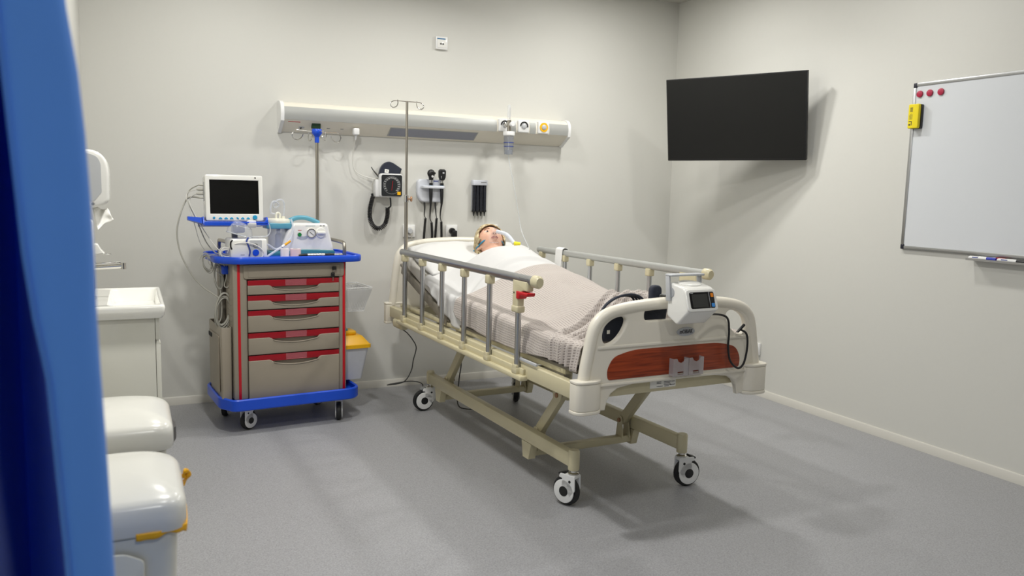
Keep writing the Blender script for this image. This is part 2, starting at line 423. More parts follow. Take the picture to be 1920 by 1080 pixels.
base_profile('baseboard_left', (XL, YF, 0), (XL, -0.011, 0), (1, 0, 0))
# ---------------------------------------------------------------- casters
def caster(parent, pos, nrm, r=0.0625, top=0.135, off=0.03, w=0.034, brake=True, name='caster'):
    """swivel caster; pos = point under the stem on the floor, nrm = direction the visible disc faces"""
    n = Vector((nrm[0], nrm[1], 0)).normalized(); d = Vector((0, 0, 1)).cross(n)   # d: rolling direction
    if off < 0: d = -d; off = -off
    k = r/0.0625
    ax = Vector(pos)+d*(-off)+Vector((0, 0, r))                                    # axle centre
    F = Matrix(((-d.x, 0, n.x, ax.x), (-d.y, 0, n.y, ax.y), (0, 1, 0, ax.z), (0, 0, 0, 1)))
    up = top-r
    if F.to_3x3().determinant() < 0:
        F = F @ Matrix.Scale(-1, 4, (1, 0, 0)); sx = 1
    else: sx = -1
    # in F: x along rolling, y up, z outwards along n ; stem lies at x = sx*off
    fork = MB(F)
    X = sx*off
    q = sx if off > 0 else 1
    for z in (-w/2-0.004*k, w/2):
        ring = circle(0, 0, 0.050*k, 32)
        fork.plate(ring, 0.006*k, T(0, 0, z), bevel=0.002*k)
        tab = fillet([(X-q*0.044*k, 0.020*k), (X-q*0.040*k, up-0.022*k), (X-q*0.058*k, up-0.020*k), (X-q*0.052*k, up-0.002*k), (X+q*0.022*k, up-0.002*k), (X+q*0.024*k, 0.012*k), (X-q*0.0*k, -0.02*k)], 0.006*k)
        fork.plate(tab, 0.006*k, T(0, 0, z), bevel=0.002*k)
    fork.box((X-q*0.006*k, up-0.010*k, 0), (0.052*k, 0.016*k, w+0.006*k), 0.004*k)
    fo = fork.build('caster_fork', WHITE, parent)
    wh = MB(F @ T(0, 0, -w/2+0.003))
    wh.lathe([(r*0.72, 0), (r*0.94, 0.001), (r, 0.007), (r, w-0.013), (r*0.94, w-0.007), (r*0.72, w-0.006)], 36)
    wh.build('caster_wheel', RUBBER, fo)
    hb = MB(F)
    for z in (-w/2-0.0058*k, w/2+0.0052*k): hb.plate(circle(0, 0, 0.0215*k, 24), 0.0020*k, T(0, 0, z), bevel=0.0006)
    for z in (-w/2-0.0055*k, w/2+0.0052*k): hb.plate(circle(X-q*0.002*k, up-0.030*k, 0.006*k, 14), 0.0018*k, T(0, 0, z))
    build_each(hb, 'hub_cap', BLACK, fo)
    st = MB(); p = Vector(pos)
    st.lathe([(0.020*k, top-0.003), (0.023*k, top), (0.023*k, top+0.004), (0.018*k, top+0.006), (0.014*k, top+0.008), (0.014*k, top+0.03)], 24, T(p.x, p.y, 0))
    st.build('caster_stem', CHROME, fo)
    if brake:
        b = MB(F)
        b.box((X-q*0.052*k, up-0.006*k, 0), (0.036*k, 0.010*k, w*0.8), 0.003*k, 2, T(X-q*0.052*k, up, 0) @ Matrix.Rotation(q*0.35, 4, 'Z') @ T(-X+q*0.052*k, -up, 0))
        b.box((X-q*0.050*k, up-0.030*k, 0), (0.026*k, 0.016*k, w*0.7), 0.004*k)
        b.build('brake_pedal', BLACK if not brake == 'grey' else GREYP, fo)
    return fo

# ---------------------------------------------------------------- the bed (local: u right, v to the head, z up)
BED_LOC = (1.925, -2.47, 0); BED_RZ = R(2)
bed = thing('hospital_bed', 'ivory and beige hospital bed on white casters with cherry wood footboard panel', 'bed', BED_LOC, BED_RZ)
BM = T(*BED_LOC) @ Matrix.Rotation(BED_RZ, 4, 'Z')
BMi = BM.inverted()
def bedw(u, v, z): return BM @ Vector((u, v, z))
BR = Matrix.Rotation(BED_RZ, 3, 'Z')
def bdir(x, y): return BMi.to_3x3() @ Vector((x, y, 0))
def mir(poly): return [(-x, y) for x, y in poly[::-1]]

def bed_end(parent, v, dz, front, name):
    """head or foot board: v position of the mid plane, dz raises the top, front=-1 faces the foot"""
    Fm = frame((0, v, 0), (1, 0, 0), (0, 0, 1)) if front < 0 else frame((0, v, 0), (-1, 0, 0), (0, 0, 1))
    def zz(z): return z if z < 0.60 else z+dz*min(1, (z-0.60)/0.14)
    half = [(0.445, 0.598), (0.436, 0.660), (0.425, 0.715), (0.412, 0.780), (0.392, 0.828), (0.345, 0.868), (0.262, 0.890), (0.135, 0.902), (0.0, 0.906)]
    out = [(x, zz(z)) for x, z in half]
    outer = smooth([(-0.0, out[-1][1], 0)]+[(x, z, 0) for x, z in out[::-1][1:]], 4)
    right = [(p.x, p.y) for p in outer]                       # centre top -> right bottom
    arch = [(0.445, 0.492), (0.330, 0.486), (0.322, 0.520), (0.306, 0.548), (0.275, 0.567), (0.205, 0.577), (0.0, 0.578)]
    poly = right+arch
    full = poly+[(-x, z) for x, z in poly[::-1] if x > 1e-6]
    hl = smooth([(-0.354, zz(0.767), 0), (-0.338, zz(0.741), 0), (-0.298, zz(0.749), 0), (-0.262, zz(0.785), 0), (-0.246, zz(0.826), 0), (-0.269, zz(0.842), 0), (-0.312, zz(0.832), 0), (-0.345, zz(0.805), 0)], 5, True)
    hl = [(p.x, p.y) for p in hl]
    sl = fillet(rect(-0.165, zz(0.820), 0.165, zz(0.864)), 0.020, 6)
    pb = MB(); pb.plate(full, 0.030, Fm @ T(0, 0, -0.015), [hl, mir(hl), sl], bevel=0.008, res=3)
    # thick rounded rim along the sides and top
    rim = []
    for x, z in right: rim.append((x, z))
    path = [Vector((-x, z)) for x, z in rim[::-1] if x > 1e-6]+[Vector((x, z)) for x, z in rim]
    c0 = Vector((0, 0.72)); cen = []
    for i, p in enumerate(path):
        t = (path[min(i+1, len(path)-1)]-path[max(i-1, 0)]).normalized(); nn = Vector((t.y, -t.x))
        if nn.dot(c0-p) < 0: nn = -nn
        cen.append(p+nn*0.021)
    P3 = [Fm @ Vector((p.x, p.y, 0)) for p in cen]
    pb.sweep(P3, 0.0235, 14)
    # ridge above the lower lip and below the slot
    pb.plate(fillet([(-0.40, 0.580), (0.40, 0.580), (0.40, 0.592), (-0.40, 0.592)], 0.005), 0.022, Fm @ T(0, 0, 0.0), bevel=0.004)
    pb.plate(fillet([(-0.375, zz(0.722)), (0.375, zz(0.722)), (0.375, zz(0.736)), (-0.375, zz(0.736))], 0.006), 0.020, Fm @ T(0, 0, 0.0), bevel=0.005)
    bo = pb.build(name, ABSW, parent, 40)
    wd = fillet([(-0.325, 0.603), (0.325, 0.603), (0.331, 0.64), (0.306, zz(0.690)), (0.215, zz(0.713)), (-0.215, zz(0.713)), (-0.306, zz(0.690)), (-0.331, 0.64)], [0.012, 0.012, 0.03, 0.03, 0.05, 0.05, 0.03, 0.03], 5)
    wo = MB().plate(wd, 0.004, Fm @ T(0, 0, 0.0135), bevel=0.001).build('wood_panel', WOOD, bo); wo['label'] = 'reddish cherry wood panel'
    for s in (-1, 1):
        b = MB()
        g = fillet([(-0.065, -0.012), (0.052, -0.012), (0.052, 0.035), (0.030, 0.052), (-0.035, 0.052), (-0.065, 0.030)], [0.008, 0.008, 0.02, 0.02, 0.03, 0.02], 4)
        g = [(s*x, y) for x, y in g]
        for z0, z1, sc in ((0.484, 0.498, 1.03), (0.498, 0.600, 1.0), (0.600, 0.612, 1.03)):
            gg = [(x*sc, y*sc) for x, y in g]
            b.plate(gg, z1-z0, Fm @ T(s*0.420, 0, -0.008) @ frame((0, z0, 0), (1, 0, 0), (0, 0, 1)) @ Matrix.Identity(4) if False else (Fm @ T(s*0.420, z0, -0.008) @ Matrix(((1, 0, 0, 0), (0, 0, 1, 0), (0, 1, 0, 0), (0, 0, 0, 1)))), bevel=0.004)
        b.build('corner_bumper', ABSW, bo)
    return bo, Fm
foot, FF = bed_end(bed, -0.002, 0.0, -1, 'footboard')
head, FH = bed_end(bed, 2.150, 0.10, 1, 'headboard')
lg = MB().plate(circle(0.038, 0.768, 0.045, 32, 0.0175), 0.004, FF @ T(0, 0, 0.014), bevel=0.0015).build('brand_badge', LGREY, foot)
lt = MB(); lt.text('mOBIAK', 0.0185, FF @ T(0.038, 0.768, 0.0188) @ Matrix.Diagonal((0.94, 1.25, 1, 1)), 0.0005)
lt.build('badge_lettering', INK, foot)
# clear chart holder
ch = MB()
for k in (-1, 1):
    x0 = 0.036+0.0385*k
    o = smooth([(x0-0.037, 0.598, 0), (x0+0.037, 0.598, 0)], 1)
    pocket = [(x0-0.037, 0.598), (x0+0.037, 0.598), (x0+0.037, 0.668), (x0+0.020, 0.668), (x0+0.014, 0.657), (x0, 0.651), (x0-0.014, 0.657), (x0-0.020, 0.668), (x0-0.037, 0.668)]
    slot_ = rect(x0-0.016, 0.604, x0+0.016, 0.616)
    ch.plate(pocket, 0.002, FF @ T(0, 0, 0.045), [slot_])
    for xx in (x0-0.037, x0+0.035): ch.box((xx+0.001, 0.633, 0.033), (0.002, 0.070, 0.026), 0, 1, FF)
    ch.box((x0, 0.599, 0.033), (0.074, 0.002, 0.026), 0, 1, FF)
ch.build('chart_holder', ACRYL, foot)
# rating sticker on the foot beam
# frame
fr = MB()
for s in (-1, 1):
    fr.box((s*0.437, 1.075, 0.562), (0.036, 2.08, 0.062), 0.004)
    fr.box((s*0.395, 1.10, 0.606), (0.030, 1.90, 0.022), 0.003)
fr.box((0, 0.012+0.03, 0.552), (0.84, 0.036, 0.054), 0.004)
fr.box((0, 2.095, 0.555), (0.84, 0.036, 0.054), 0.004)
for v in (0.45, 0.62, 1.30, 1.62): fr.box((0, v, 0.548), (0.84, 0.036, 0.030), 0.003)
fro = fr.build('upper_frame', BEIGE, bed)
stk = MB().box((-0.03, 0.0228, 0.553), (0.128, 0.001, 0.028), 0).build('rating_label', PAPER, fro)
st2 = MB()
for i, (x, w_, z) in enumerate([(-0.050, 0.022, 0.563), (-0.050, 0.022, 0.557), (-0.046, 0.03, 0.545), (-0.008, 0.034, 0.562), (-0.010, 0.030, 0.556), (-0.008, 0.036, 0.550), (-0.012, 0.022, 0.544), (0.020, 0.016, 0.561), (0.018, 0.026, 0.548)]):
    st2.box((x+0.0, 0.0222, z), (w_, 0.0006, 0.0022), 0)
st2.build('label_print', INK, fro)
for s in (-1, 1):
    MB().box((s*0.458, 0.36, 0.607), (0.010, 0.14, 0.012), 0.002).build('rail_retainer', LGREY, fro)
dk = MB()
dk.box((0, 0.68, 0.622), (0.82, 1.22, 0.014), 0.003)
dk.bar((0, 1.31, 0.625), (0, 2.06, 0.625+0.75*0.30), 0.82, 0.016, 0.003)
for s in (-1, 1):
    dk.bar((s*0.405, 1.33, 0.62), (s*0.405, 2.03, 0.615+0.70*0.30), 0.016, 0.05, 0.003)
dk.build('mattress_deck', DECKM, bed)
# control box at the head corner
MB().box((-0.438, 1.965, 0.508), (0.055, 0.15, 0.055), 0.018, 3).build('junction_box', BEIGE, bed)
# base
bs = MB()
for s in (-1, 1):
    x = s*0.285
    bs.bar((x, 0.26, 0.200), (x, 1.86, 0.192), 0.040, 0.062, 0.006)
    for v in (0.26, 1.86):
        bs.lathe([(0.0, 0.158), (0.023, 0.158), (0.024, 0.162), (0.024, 0.236), (0.020, 0.243), (0, 0.243)] if v < 1 else [(0, 0.158), (0.024, 0.160), (0.024, 0.228), (0.020, 0.236), (0, 0.236)], 24, T(x, v, 0))
    for v in (0.64, 1.70):                                   # gusset boxes holding the cross bars
        bs.loft([[(x-0.018, v-0.045, 0.166), (x+0.018, v-0.045, 0.166), (x+0.018, v+0.045, 0.166), (x-0.018, v+0.045, 0.166)],
                 [(x-0.018, v-0.022, 0.090), (x+0.018, v-0.022, 0.090), (x+0.018, v+0.030, 0.090), (x-0.018, v+0.030, 0.090)]])
for v in (0.64, 1.70): bs.box((0, v, 0.117), (0.57, 0.040, 0.034), 0.004)
for v in (0.64, 1.70):
    for s in (-1, 1):
        for d in (-0.020, 0.020):
            pl = fillet([(-0.030, 0.125), (0.030, 0.125), (0.018, 0.205), (0.018, 0.232), (-0.018, 0.232), (-0.018, 0.205)], [0, 0, 0.01, 0.017, 0.017, 0.01], 5)
            bs.plate(pl, 0.005, frame((s*0.235+d-0.0025, v, 0), (0, 1, 0), (0, 0, 1)), bevel=0.001)
bso = bs.build('base_frame', BEIGE, bed)
for v0, z0, v1, z1 in ((0.64, 0.212, 0.455, 0.425), (1.70, 0.212, 1.515, 0.425)):
    for s in (-1, 1):
        a = MB(); a.bar((s*0.235, v0, z0), (s*0.235, v1-0.02, z1+0.023), 0.030, 0.048, 0.004)
        a.cyl((s*0.235-0.02, v1, z1), (s*0.235+0.02, v1, z1), 0.026, None, 20)
        a.plate(fillet([(-0.032, 0.40), (0.032, 0.40), (0.045, 0.545), (-0.045, 0.545)], [0.02, 0.02, 0, 0]), 0.006, frame((s*0.235+0.019, v1, 0), (0, 1, 0), (0, 0, 1)))
        a.plate(fillet([(-0.032, 0.40), (0.032, 0.40), (0.045, 0.545), (-0.045, 0.545)], [0.02, 0.02, 0, 0]), 0.006, frame((s*0.235-0.025, v1, 0), (0, 1, 0), (0, 0, 1)))
        ao = a.build('lift_arm', BEIGE, bed)
        bt = MB()
        for q in (-1, 1):
            bt.cyl((s*0.235+q*0.024, v0, z0), (s*0.235+q*0.031, v0, z0), 0.010, None, 12)
            bt.cyl((s*0.235+q*0.025, v1, z1), (s*0.235+q*0.030, v1, z1), 0.011, None, 12)
        build_each(bt, 'pivot_bolt', COPPER, ao)
for (u, v), n, off in [((-0.285, 0.26), (-0.90, -0.42), 0.032), ((0.285, 0.26), (-0.10, -1.0), -0.03), ((-0.285, 1.86), (0.02, -1.0), 0.045), ((0.285, 1.86), (0.93, -0.35), 0.03)]:
    d = bdir(*n); caster(bed, (u, v, 0), (d.x, d.y), 0.0625, 0.140, off, 0.036, 'grey' if v > 1 else True)
# guard rails
def oval_rail(mb, p0, p1, ry=0.0155, rz=0.019):
    p0 = Vector(p0); p1 = Vector(p1); n = 18
    rings = [[p+Vector((ry*math.cos(2*PI*k/n), 0, rz*math.sin(2*PI*k/n))) for k in range(n)] for p in (p0, p1)]
    return mb.loft(rings)
def guard_rail(s, posts, v_head, v_foot, z):
    u = s*0.468
    g = MB(); oval_rail(g, (u, v_foot, z), (u, v_head, z-0.004))
    go = g.build('guard_rail', ALU if s < 0 else ALUPAINT, bed)
    c_ = MB(); v0, v1 = posts[-1]-0.065, posts[0]+0.095
    c_.box((u, (v0+v1)/2, 0.534), (0.040, v1-v0, 0.022), 0.007); c_.box((u+0.006*-s, (v0+v1)/2, 0.556), (0.012, v1-v0-0.03, 0.03), 0.003)
    c_.build('rail_channel', BEIGE, go)
    for i, v in enumerate(posts):
        latch = i == len(posts)-1
        top = z-0.02
        MB().cyl((u, v, 0.555), (u, v, top-(0.10 if latch else 0.0)), 0.0125, None, 18).build('rail_post', ALU, go)
        b = MB(); b.box((u, v, 0.557), (0.034, 0.044, 0.026), 0.005); b.box((u-0.010*-s, v, 0.566), (0.012, 0.036, 0.034), 0.003)
        b.build('post_bracket', BEIGE, go)
        if not latch:
            k = MB(); k.box((u, v, z-0.034), (0.036, 0.038, 0.040), 0.007, 3); k.build('rail_clamp', BEIGE, go)
    v = posts[-1]
    L = MB()
    lo = fillet([(0.028, z-0.005), (0.028, z-0.135), (-0.020, z-0.135), (-0.020, z-0.072), (-0.060, z-0.046), (-0.098, z-0.046), (-0.098, z-0.005)], [0.004, 0.010, 0.010, 0.02, 0.01, 0.006, 0.004], 4)
    L.plate(lo, 0.032, frame((u-0.016, v, 0), (0, 1, 0), (0, 0, 1)), bevel=0.006)
    L.loft([[Vector((u+0.022*math.cos(2*PI*k/18), v_foot+0.004, z+0.026*math.sin(2*PI*k/18))) for k in range(18)],
            [Vector((u+0.022*math.cos(2*PI*k/18), v_foot-0.030, z+0.026*math.sin(2*PI*k/18))) for k in range(18)],
            [Vector((u+0.016*math.cos(2*PI*k/18), v_foot-0.040, z+0.018*math.sin(2*PI*k/18))) for k in range(18)]])
    L.box((u, v+0.004, z-0.128), (0.040, 0.056, 0.030), 0.008, 3)
    lo_ = L.build('rail_latch', BEIGE, go)
    rd = fillet([(0.016, z-0.050), (0.016, z-0.084), (-0.006, z-0.084), (-0.018, z-0.066), (-0.078, z-0.066), (-0.082, z-0.050)], [0.004, 0.008, 0.008, 0.01, 0.008, 0.006], 4)
    ro = MB().plate(rd, 0.040, frame((u-0.020, v-0.026, 0), (0, 1, 0), (0, 0, 1)), bevel=0.005).build('release_lever', RED, go); ro['label'] = 'red release lever'
    hd = MB()
    for q in range(2): hd.box((u+s*0.017, v-0.018+0.03*q, z-0.060), (0.002, 0.006, 0.006), 0)
    build_each(hd, 'latch_screw', BLACK, go)
    return go
posts = [1.815, 1.540, 1.265, 0.990, 0.715, 0.440]
gl = guard_rail(-1, posts, 1.865, 0.305, 0.945)
gr = guard_rail(1, [p+0.075 for p in posts], 1.935, 0.375, 0.945)
tx = MB(); tx.text('ALUMINIUM RAIL', 0.012, frame((-0.4838, 0.40, 0.949), (0, -1, 0), (0, 0, 1)), 0.0003) if False else tx.box((-0.4832, 0.375, 0.950), (0.001, 0.075, 0.004), 0)
tx.build('rail_print', INKG, gl)
# ---------------------------------------------------------------- bedding
def rise(v): return 0.0 if v < 1.20 else (0.30*(v-1.30) if v > 1.40 else 0.30*0.10*((v-1.20)/0.20)**2)
def mtop(v): return 0.722+rise(v)
HT = [(0.03, 0.735), (0.08, 0.765), (0.15, 0.83), (0.24, 0.872), (0.34, 0.876), (0.50, 0.848), (0.60, 0.840), (0.76, 0.856), (0.98, 0.894), (1.285, 0.950), (1.44, 0.985), (1.53, 0.985), (1.60, 0.955), (1.66, 0.92)]
def top_h(u, v):
    H = lerp(HT, v); m = mtop(min(v, 1.62)); w = lerp([(0.0, 0.17), (0.3, 0.18), (0.5, 0.24), (1.0, 0.28), (1.4, 0.27), (1.6, 0.24)], v)
    b = max(0, H-m)
    a = abs(u-0.02)/w
    s = math.exp(-a**2.4*0.8)
    two = 0.0
    if 0.12 < v < 0.95:                                          # the dip between the legs
        two = -0.020*math.exp(-((u-0.02)/0.04)**2)*sstep(0.15, 0.35, v)*(1-sstep(0.7, 0.95, v))
    return m+0.006+b*s+two*b/0.13
ED = 0.382; RC = 0.032
def cloth_point(t, v, hem, lift, wav=0.0):
    """t = signed arc length across the bed, 0 in the middle"""
    s = 1 if t >= 0 else -1; a = abs(t)
    if a < ED: u = a; z = top_h(s*a, v)+lift
    else:
        zt = top_h(s*ED, v)+lift; arc = RC*PI/2
        if a < ED+arc:
            an = (a-ED)/RC; u = ED+(RC+lift*0)*math.sin(an); z = zt-RC*(1-math.cos(an))
        else:
            d = a-ED-arc; u = ED+RC+wav*min(1, d/0.06); z = zt-RC-d
    return s*(u+(lift if a > ED*0.9 else 0)), z
def cloth_len(v, hem, lift): return ED+RC*PI/2+max(0.0, top_h(-ED, v)+lift-RC-hem)
# mattress
mt = thing('mattress', 'white mattress on the hospital bed, its head end raised', 'mattress', BED_LOC, BED_RZ)
rings = []
for k in range(41):
    v = 0.055+k/40*1.98
    z0 = 0.632+rise(v); z1 = mtop(v)-0.004; e = 0.0
    sh = 0.02*(1-min(1, min(k, 40-k)/2.0))
    prof = fillet([(-0.404+sh, z0+sh*0.5), (0.404-sh, z0+sh*0.5), (0.404-sh, z1-sh*0.5), (-0.404+sh, z1-sh*0.5)], 0.026, 4)
    rings.append([Vector((p.x, v-rise(v)*0.2*(p.y-z0), p.y)) for p in prof])
mo = MB().loft(rings).build('mattress_body', MATTM, mt, 50)
# pillow
pl = thing('pillow', 'flat white pillow under the blond head', 'pillow', BED_LOC, BED_RZ)
def pil(sgn):
    def f(a, b):
        x = (a-0.5)*2; y = (b-0.5)*2
        e = (1-abs(x)**3.5)**0.6 if abs(x) < 1 else 0; g = (1-abs(y)**3)**0.6 if abs(y) < 1 else 0
        u = x*0.405*(1-0.04*y*y); vv = 1.80+y*0.215*(1-0.05*x*x)
        th = 0.074*e*g
        dent = 0.034*math.exp(-((u-0.03)/0.10)**2-((vv-1.80)/0.13)**2)
        n = noise.noise(Vector((u*9, vv*9, 3)))*0.005*e*g
        base = mtop(vv)+0.022
        return (u, vv-0.02*th, base+(th-dent*e*g+n if sgn > 0 else -0.018*e*g))
    return f
a = grid_obj('pillow_case', pil(1), 48, 30, PILLOWM, pl); 
b_ = grid_obj('tmp_under', pil(-1), 48, 30, PILLOWM)
bmj = bmesh.new(); bmj.from_mesh(a.data); bmj.from_mesh(b_.data); bmesh.ops.remove_doubles(bmj, verts=bmj.verts[:], dist=1e-4); bmesh.ops.recalc_face_normals(bmj, faces=bmj.faces[:])
bmj.to_mesh(a.data); bmj.free(); bpy.data.objects.remove(b_)
# white sheet over chest, arms and mattress sides
def sheet_edge(u): return 1.548+0.10*min(1, abs(u-0.05)/0.30)**1.6+(0.03 if u < -0.3 else 0)
def sheet_low(u): return 1.09
def hemL(v): return lerp([(1.0, 0.612), (1.22, 0.614), (1.40, 0.69), (1.60, 0.775), (1.7, 0.80)], v)
def sheet_fn(a, b):
    t = (a-0.5)*2
    uu = t*ED*1.1
    v = sheet_low(uu)+(sheet_edge(uu)-sheet_low(uu))*b
    L = cloth_len(v, hemL(v), 0.004)
    wav = 0.008+0.008*math.sin(v*38)+0.005*math.sin(v*71+1)
    vis = sstep(1.16, 1.23, v)
    u, z = cloth_point(t*L, v, 0, 0.004-0.009*(1-vis), wav*vis)
    f = vis*noise.noise(Vector((u*3.1+v*2, v*7, 1.7)))*0.007 + vis*0.009*math.sin((v+0.22*u*u*4+0.05*math.sin(u*7))*62)*math.exp(-((v-1.20)/0.10)**2)
    if b > 0.92: z -= 0.022*((b-0.92)/0.08)**2
    side = 1-sstep(ED*0.9, ED*1.05, abs(u))
    z += f*side*(1-0.7*(b > 0.9)); 
    if abs(u) > ED: u += (f*0.6 if u > 0 else -f*0.6)
    return (u, v, z)
sh = tag(place(grid_obj('bed_sheet', sheet_fn, 120, 70, SHEET, None, None, 0.002), BED_LOC, BED_RZ), 'white bed sheet tucked up to the chin of the lying figure', 'sheet')
# waffle blanket
def bl_up(u): return 1.150-0.03*math.cos(u*5)+0.02*math.sin(u*16)+(0.05 if u < 0 else 0.0)*min(1, abs(u)/0.4)
def bl_hem(v): return lerp([(0.0, 0.628), (0.13, 0.640), (0.27, 0.640), (0.5, 0.622), (0.8, 0.628), (1.05, 0.640), (1.15, 0.664), (1.22, 0.70)], v)
def blanket_uvv(a, b):
    t = (a-0.5)*2
    v0 = 0.098-0.062*sstep(0.30, 0.35, abs(t))
    v = v0+(bl_up(t*ED*1.1)-v0)*b
    L = cloth_len(v, bl_hem(v), 0.010)
    return t*L, v
def bl_fn(a, b):
    t, v = blanket_uvv(a, b)
    wav = 0.005+0.006*math.sin(v*17+1)+0.003*math.sin(v*43)
    u, z = cloth_point(t, v, 0, 0.010, wav)
    # gathers drawn together at the foot: creases run across the bed, falling straight down its side
    vp = v-0.42*max(0.0, u+0.42)
    g = (1-sstep(0.15, 0.29, vp))*(1-sstep(-0.10, 0.22, u))
    n1 = noise.noise(Vector((u*3.5, v*5, 2.0))); n2 = noise.noise(Vector((u*7, v*9, 8.0)))
    ph = 2*PI*vp/0.047+2.6*n1+0.8*n2
    w = math.sin(ph); w = w*abs(w)**0.35+0.30*math.sin(2.3*ph+1.0)
    am = g*(0.0145+0.007*n2)
    calm = 1-0.85*sstep(1.0, 1.12, v)
    f = calm*noise.noise(Vector((u*3, v*4, 4.2)))*0.008+calm*0.0045*math.sin(noise.noise(Vector((u*2.2, v*2.2, 9)))*11)*(1-g) + am*w
    # the long crease that closes the gathers off
    dd = vp-0.215-0.01*n1
    f += (0.017*math.exp(-((dd-0.014)/0.014)**2)-0.014*math.exp(-((dd+0.012)/0.010)**2))*(1-sstep(0.0, 0.25, u))
    side = 1-sstep(ED*0.92, ED*1.04, abs(u))
    z += f*side
    if abs(u) > ED*0.97: u += (1 if u > 0 else -1)*(max(-0.006, min(f, 0.016))*0.95)
    if b < 0.05: z -= 0.03*(1-b/0.05)**2*side
    if b > 0.975: z -= 0.006*((b-0.975)/0.025)**2
    u = max(-0.452, min(0.452, u))
    return (u, v, z)
bk = tag(place(grid_obj('waffle_blanket', bl_fn, 220, 300, WAFFLE, None, lambda a, b: blanket_uvv(a, b), 0.003), BED_LOC, BED_RZ), 'pale mauve waffle weave blanket over the legs, bunched at the foot', 'blanket')
# ---------------------------------------------------------------- the patient
per = thing('person', 'person with blond hair lying in bed under the sheet, face up, wearing an oxygen mask', 'person', BED_LOC, BED_RZ)
HK = Vector((0.16, 0.83, 0.53)).normalized(); HN = Vector((-0.06, -0.53, 0.85)); HN = (HN-HK*HN.dot(HK)).normalized(); HX = HN.cross(HK)
HC = Vector((0.035, 1.755, 0.995))
HM = Matrix(((HX.x, HN.x, HK.x, HC.x), (HX.y, HN.y, HK.y, HC.y), (HX.z, HN.z, HK.z, HC.z), (0, 0, 0, 1)))
def g2(x, y, cx, cy, sx, sy): return math.exp(-((x-cx)/sx)**2-((y-cy)/sy)**2)
def head_pt(d):
    x, y, z = d
    px, py, pz = x*0.076, y*0.093, z*0.113
    if z < 0:
        k = (-z)**1.4; px *= 1-0.34*k
        if y < 0: py *= 1-0.45*k
        else: py *= 1-0.10*k
    if y > 0:                                                     # flatter face
        py *= 1-0.06*y*(1-abs(x))
        X = px/0.076; Z = pz/0.113
        py += 0.024*g2(X, Z, 0, -0.24, 0.15, 0.10)+0.014*g2(X, Z, 0, -0.04, 0.11, 0.20)   # nose
        py += 0.006*g2(X, Z, 0.16, -0.27, 0.08, 0.07)+0.006*g2(X, Z, -0.16, -0.27, 0.08, 0.07)
        py -= 0.010*g2(X, Z, 0.40, 0.05, 0.17, 0.12)+0.010*g2(X, Z, -0.40, 0.05, 0.17, 0.12)  # eye sockets
        py += 0.005*g2(X, Z, 0, 0.22, 0.6, 0.10)                                            # brow
        py += 0.006*g2(X, Z, 0.45, -0.22, 0.2, 0.18)+0.006*g2(X, Z, -0.45, -0.22, 0.2, 0.18)  # cheeks
        py += 0.007*g2(X, Z, 0, -0.47, 0.26, 0.05)+0.006*g2(X, Z, 0, -0.60, 0.22, 0.05)       # lips
        py -= 0.006*g2(X, Z, 0, -0.535, 0.24, 0.022)
        py += 0.009*g2(X, Z, 0, -0.86, 0.25, 0.12)                                          # chin
    return Vector((px, py, pz))
def sph(n, m):
    for j in range(m+1):
        th = PI*j/m
        yield [Vector((math.sin(th)*math.cos(2*PI*i/n), math.sin(th)*math.sin(2*PI*i/n), math.cos(th))) for i in range(n)]
pb = MB()
rows = [[head_pt(d) for d in row] for row in sph(96, 72)]
pb.loft([[HM @ p for p in r] for r in rows], cap=True)
for s in (-1, 1):                                                 # ears
    pb.sphere((0, 0, 0), (0.010, 0.020, 0.032), HM @ T(s*0.073, -0.012, -0.018) @ Matrix.Rotation(s*0.35, 4, 'Z') @ Matrix.Rotation(-0.2, 4, 'X'))
    pb.sphere((0, 0, 0), (0.007, 0.010, 0.012), HM @ T(s*0.067, -0.004, -0.044))
nk0 = HM @ Vector((0, -0.02, -0.06)); nk1 = Vector((0.015, 1.56, 0.905))
pb.sweep(smooth([nk0, (nk0+nk1)/2+Vector((0, 0, 0.004)), nk1, Vector((0.01, 1.47, 0.86))], 5), [0.054]*5+[0.053]*5+[0.060]*5+[0.075], 24)
def ell(u, v, z, rx, rz, n=28): return [Vector((u+rx*math.cos(2*PI*k/n), v, z+rz*math.sin(2*PI*k/n))) for k in range(n)]
TOR = [(1.57, 0.06, 0.035), (1.54, 0.12, 0.055), (1.50, 0.168, 0.075), (1.44, 0.180, 0.095), (1.30, 0.165, 0.100), (1.12, 0.150, 0.080), (0.98, 0.165, 0.072), (0.88, 0.155, 0.060), (0.84, 0.10, 0.04)]
def body_z(v, rz): return mtop(v)+0.004+rz
pb.loft([ell(0.015, v, body_z(v, rz), rx, rz) for v, rx, rz in TOR])
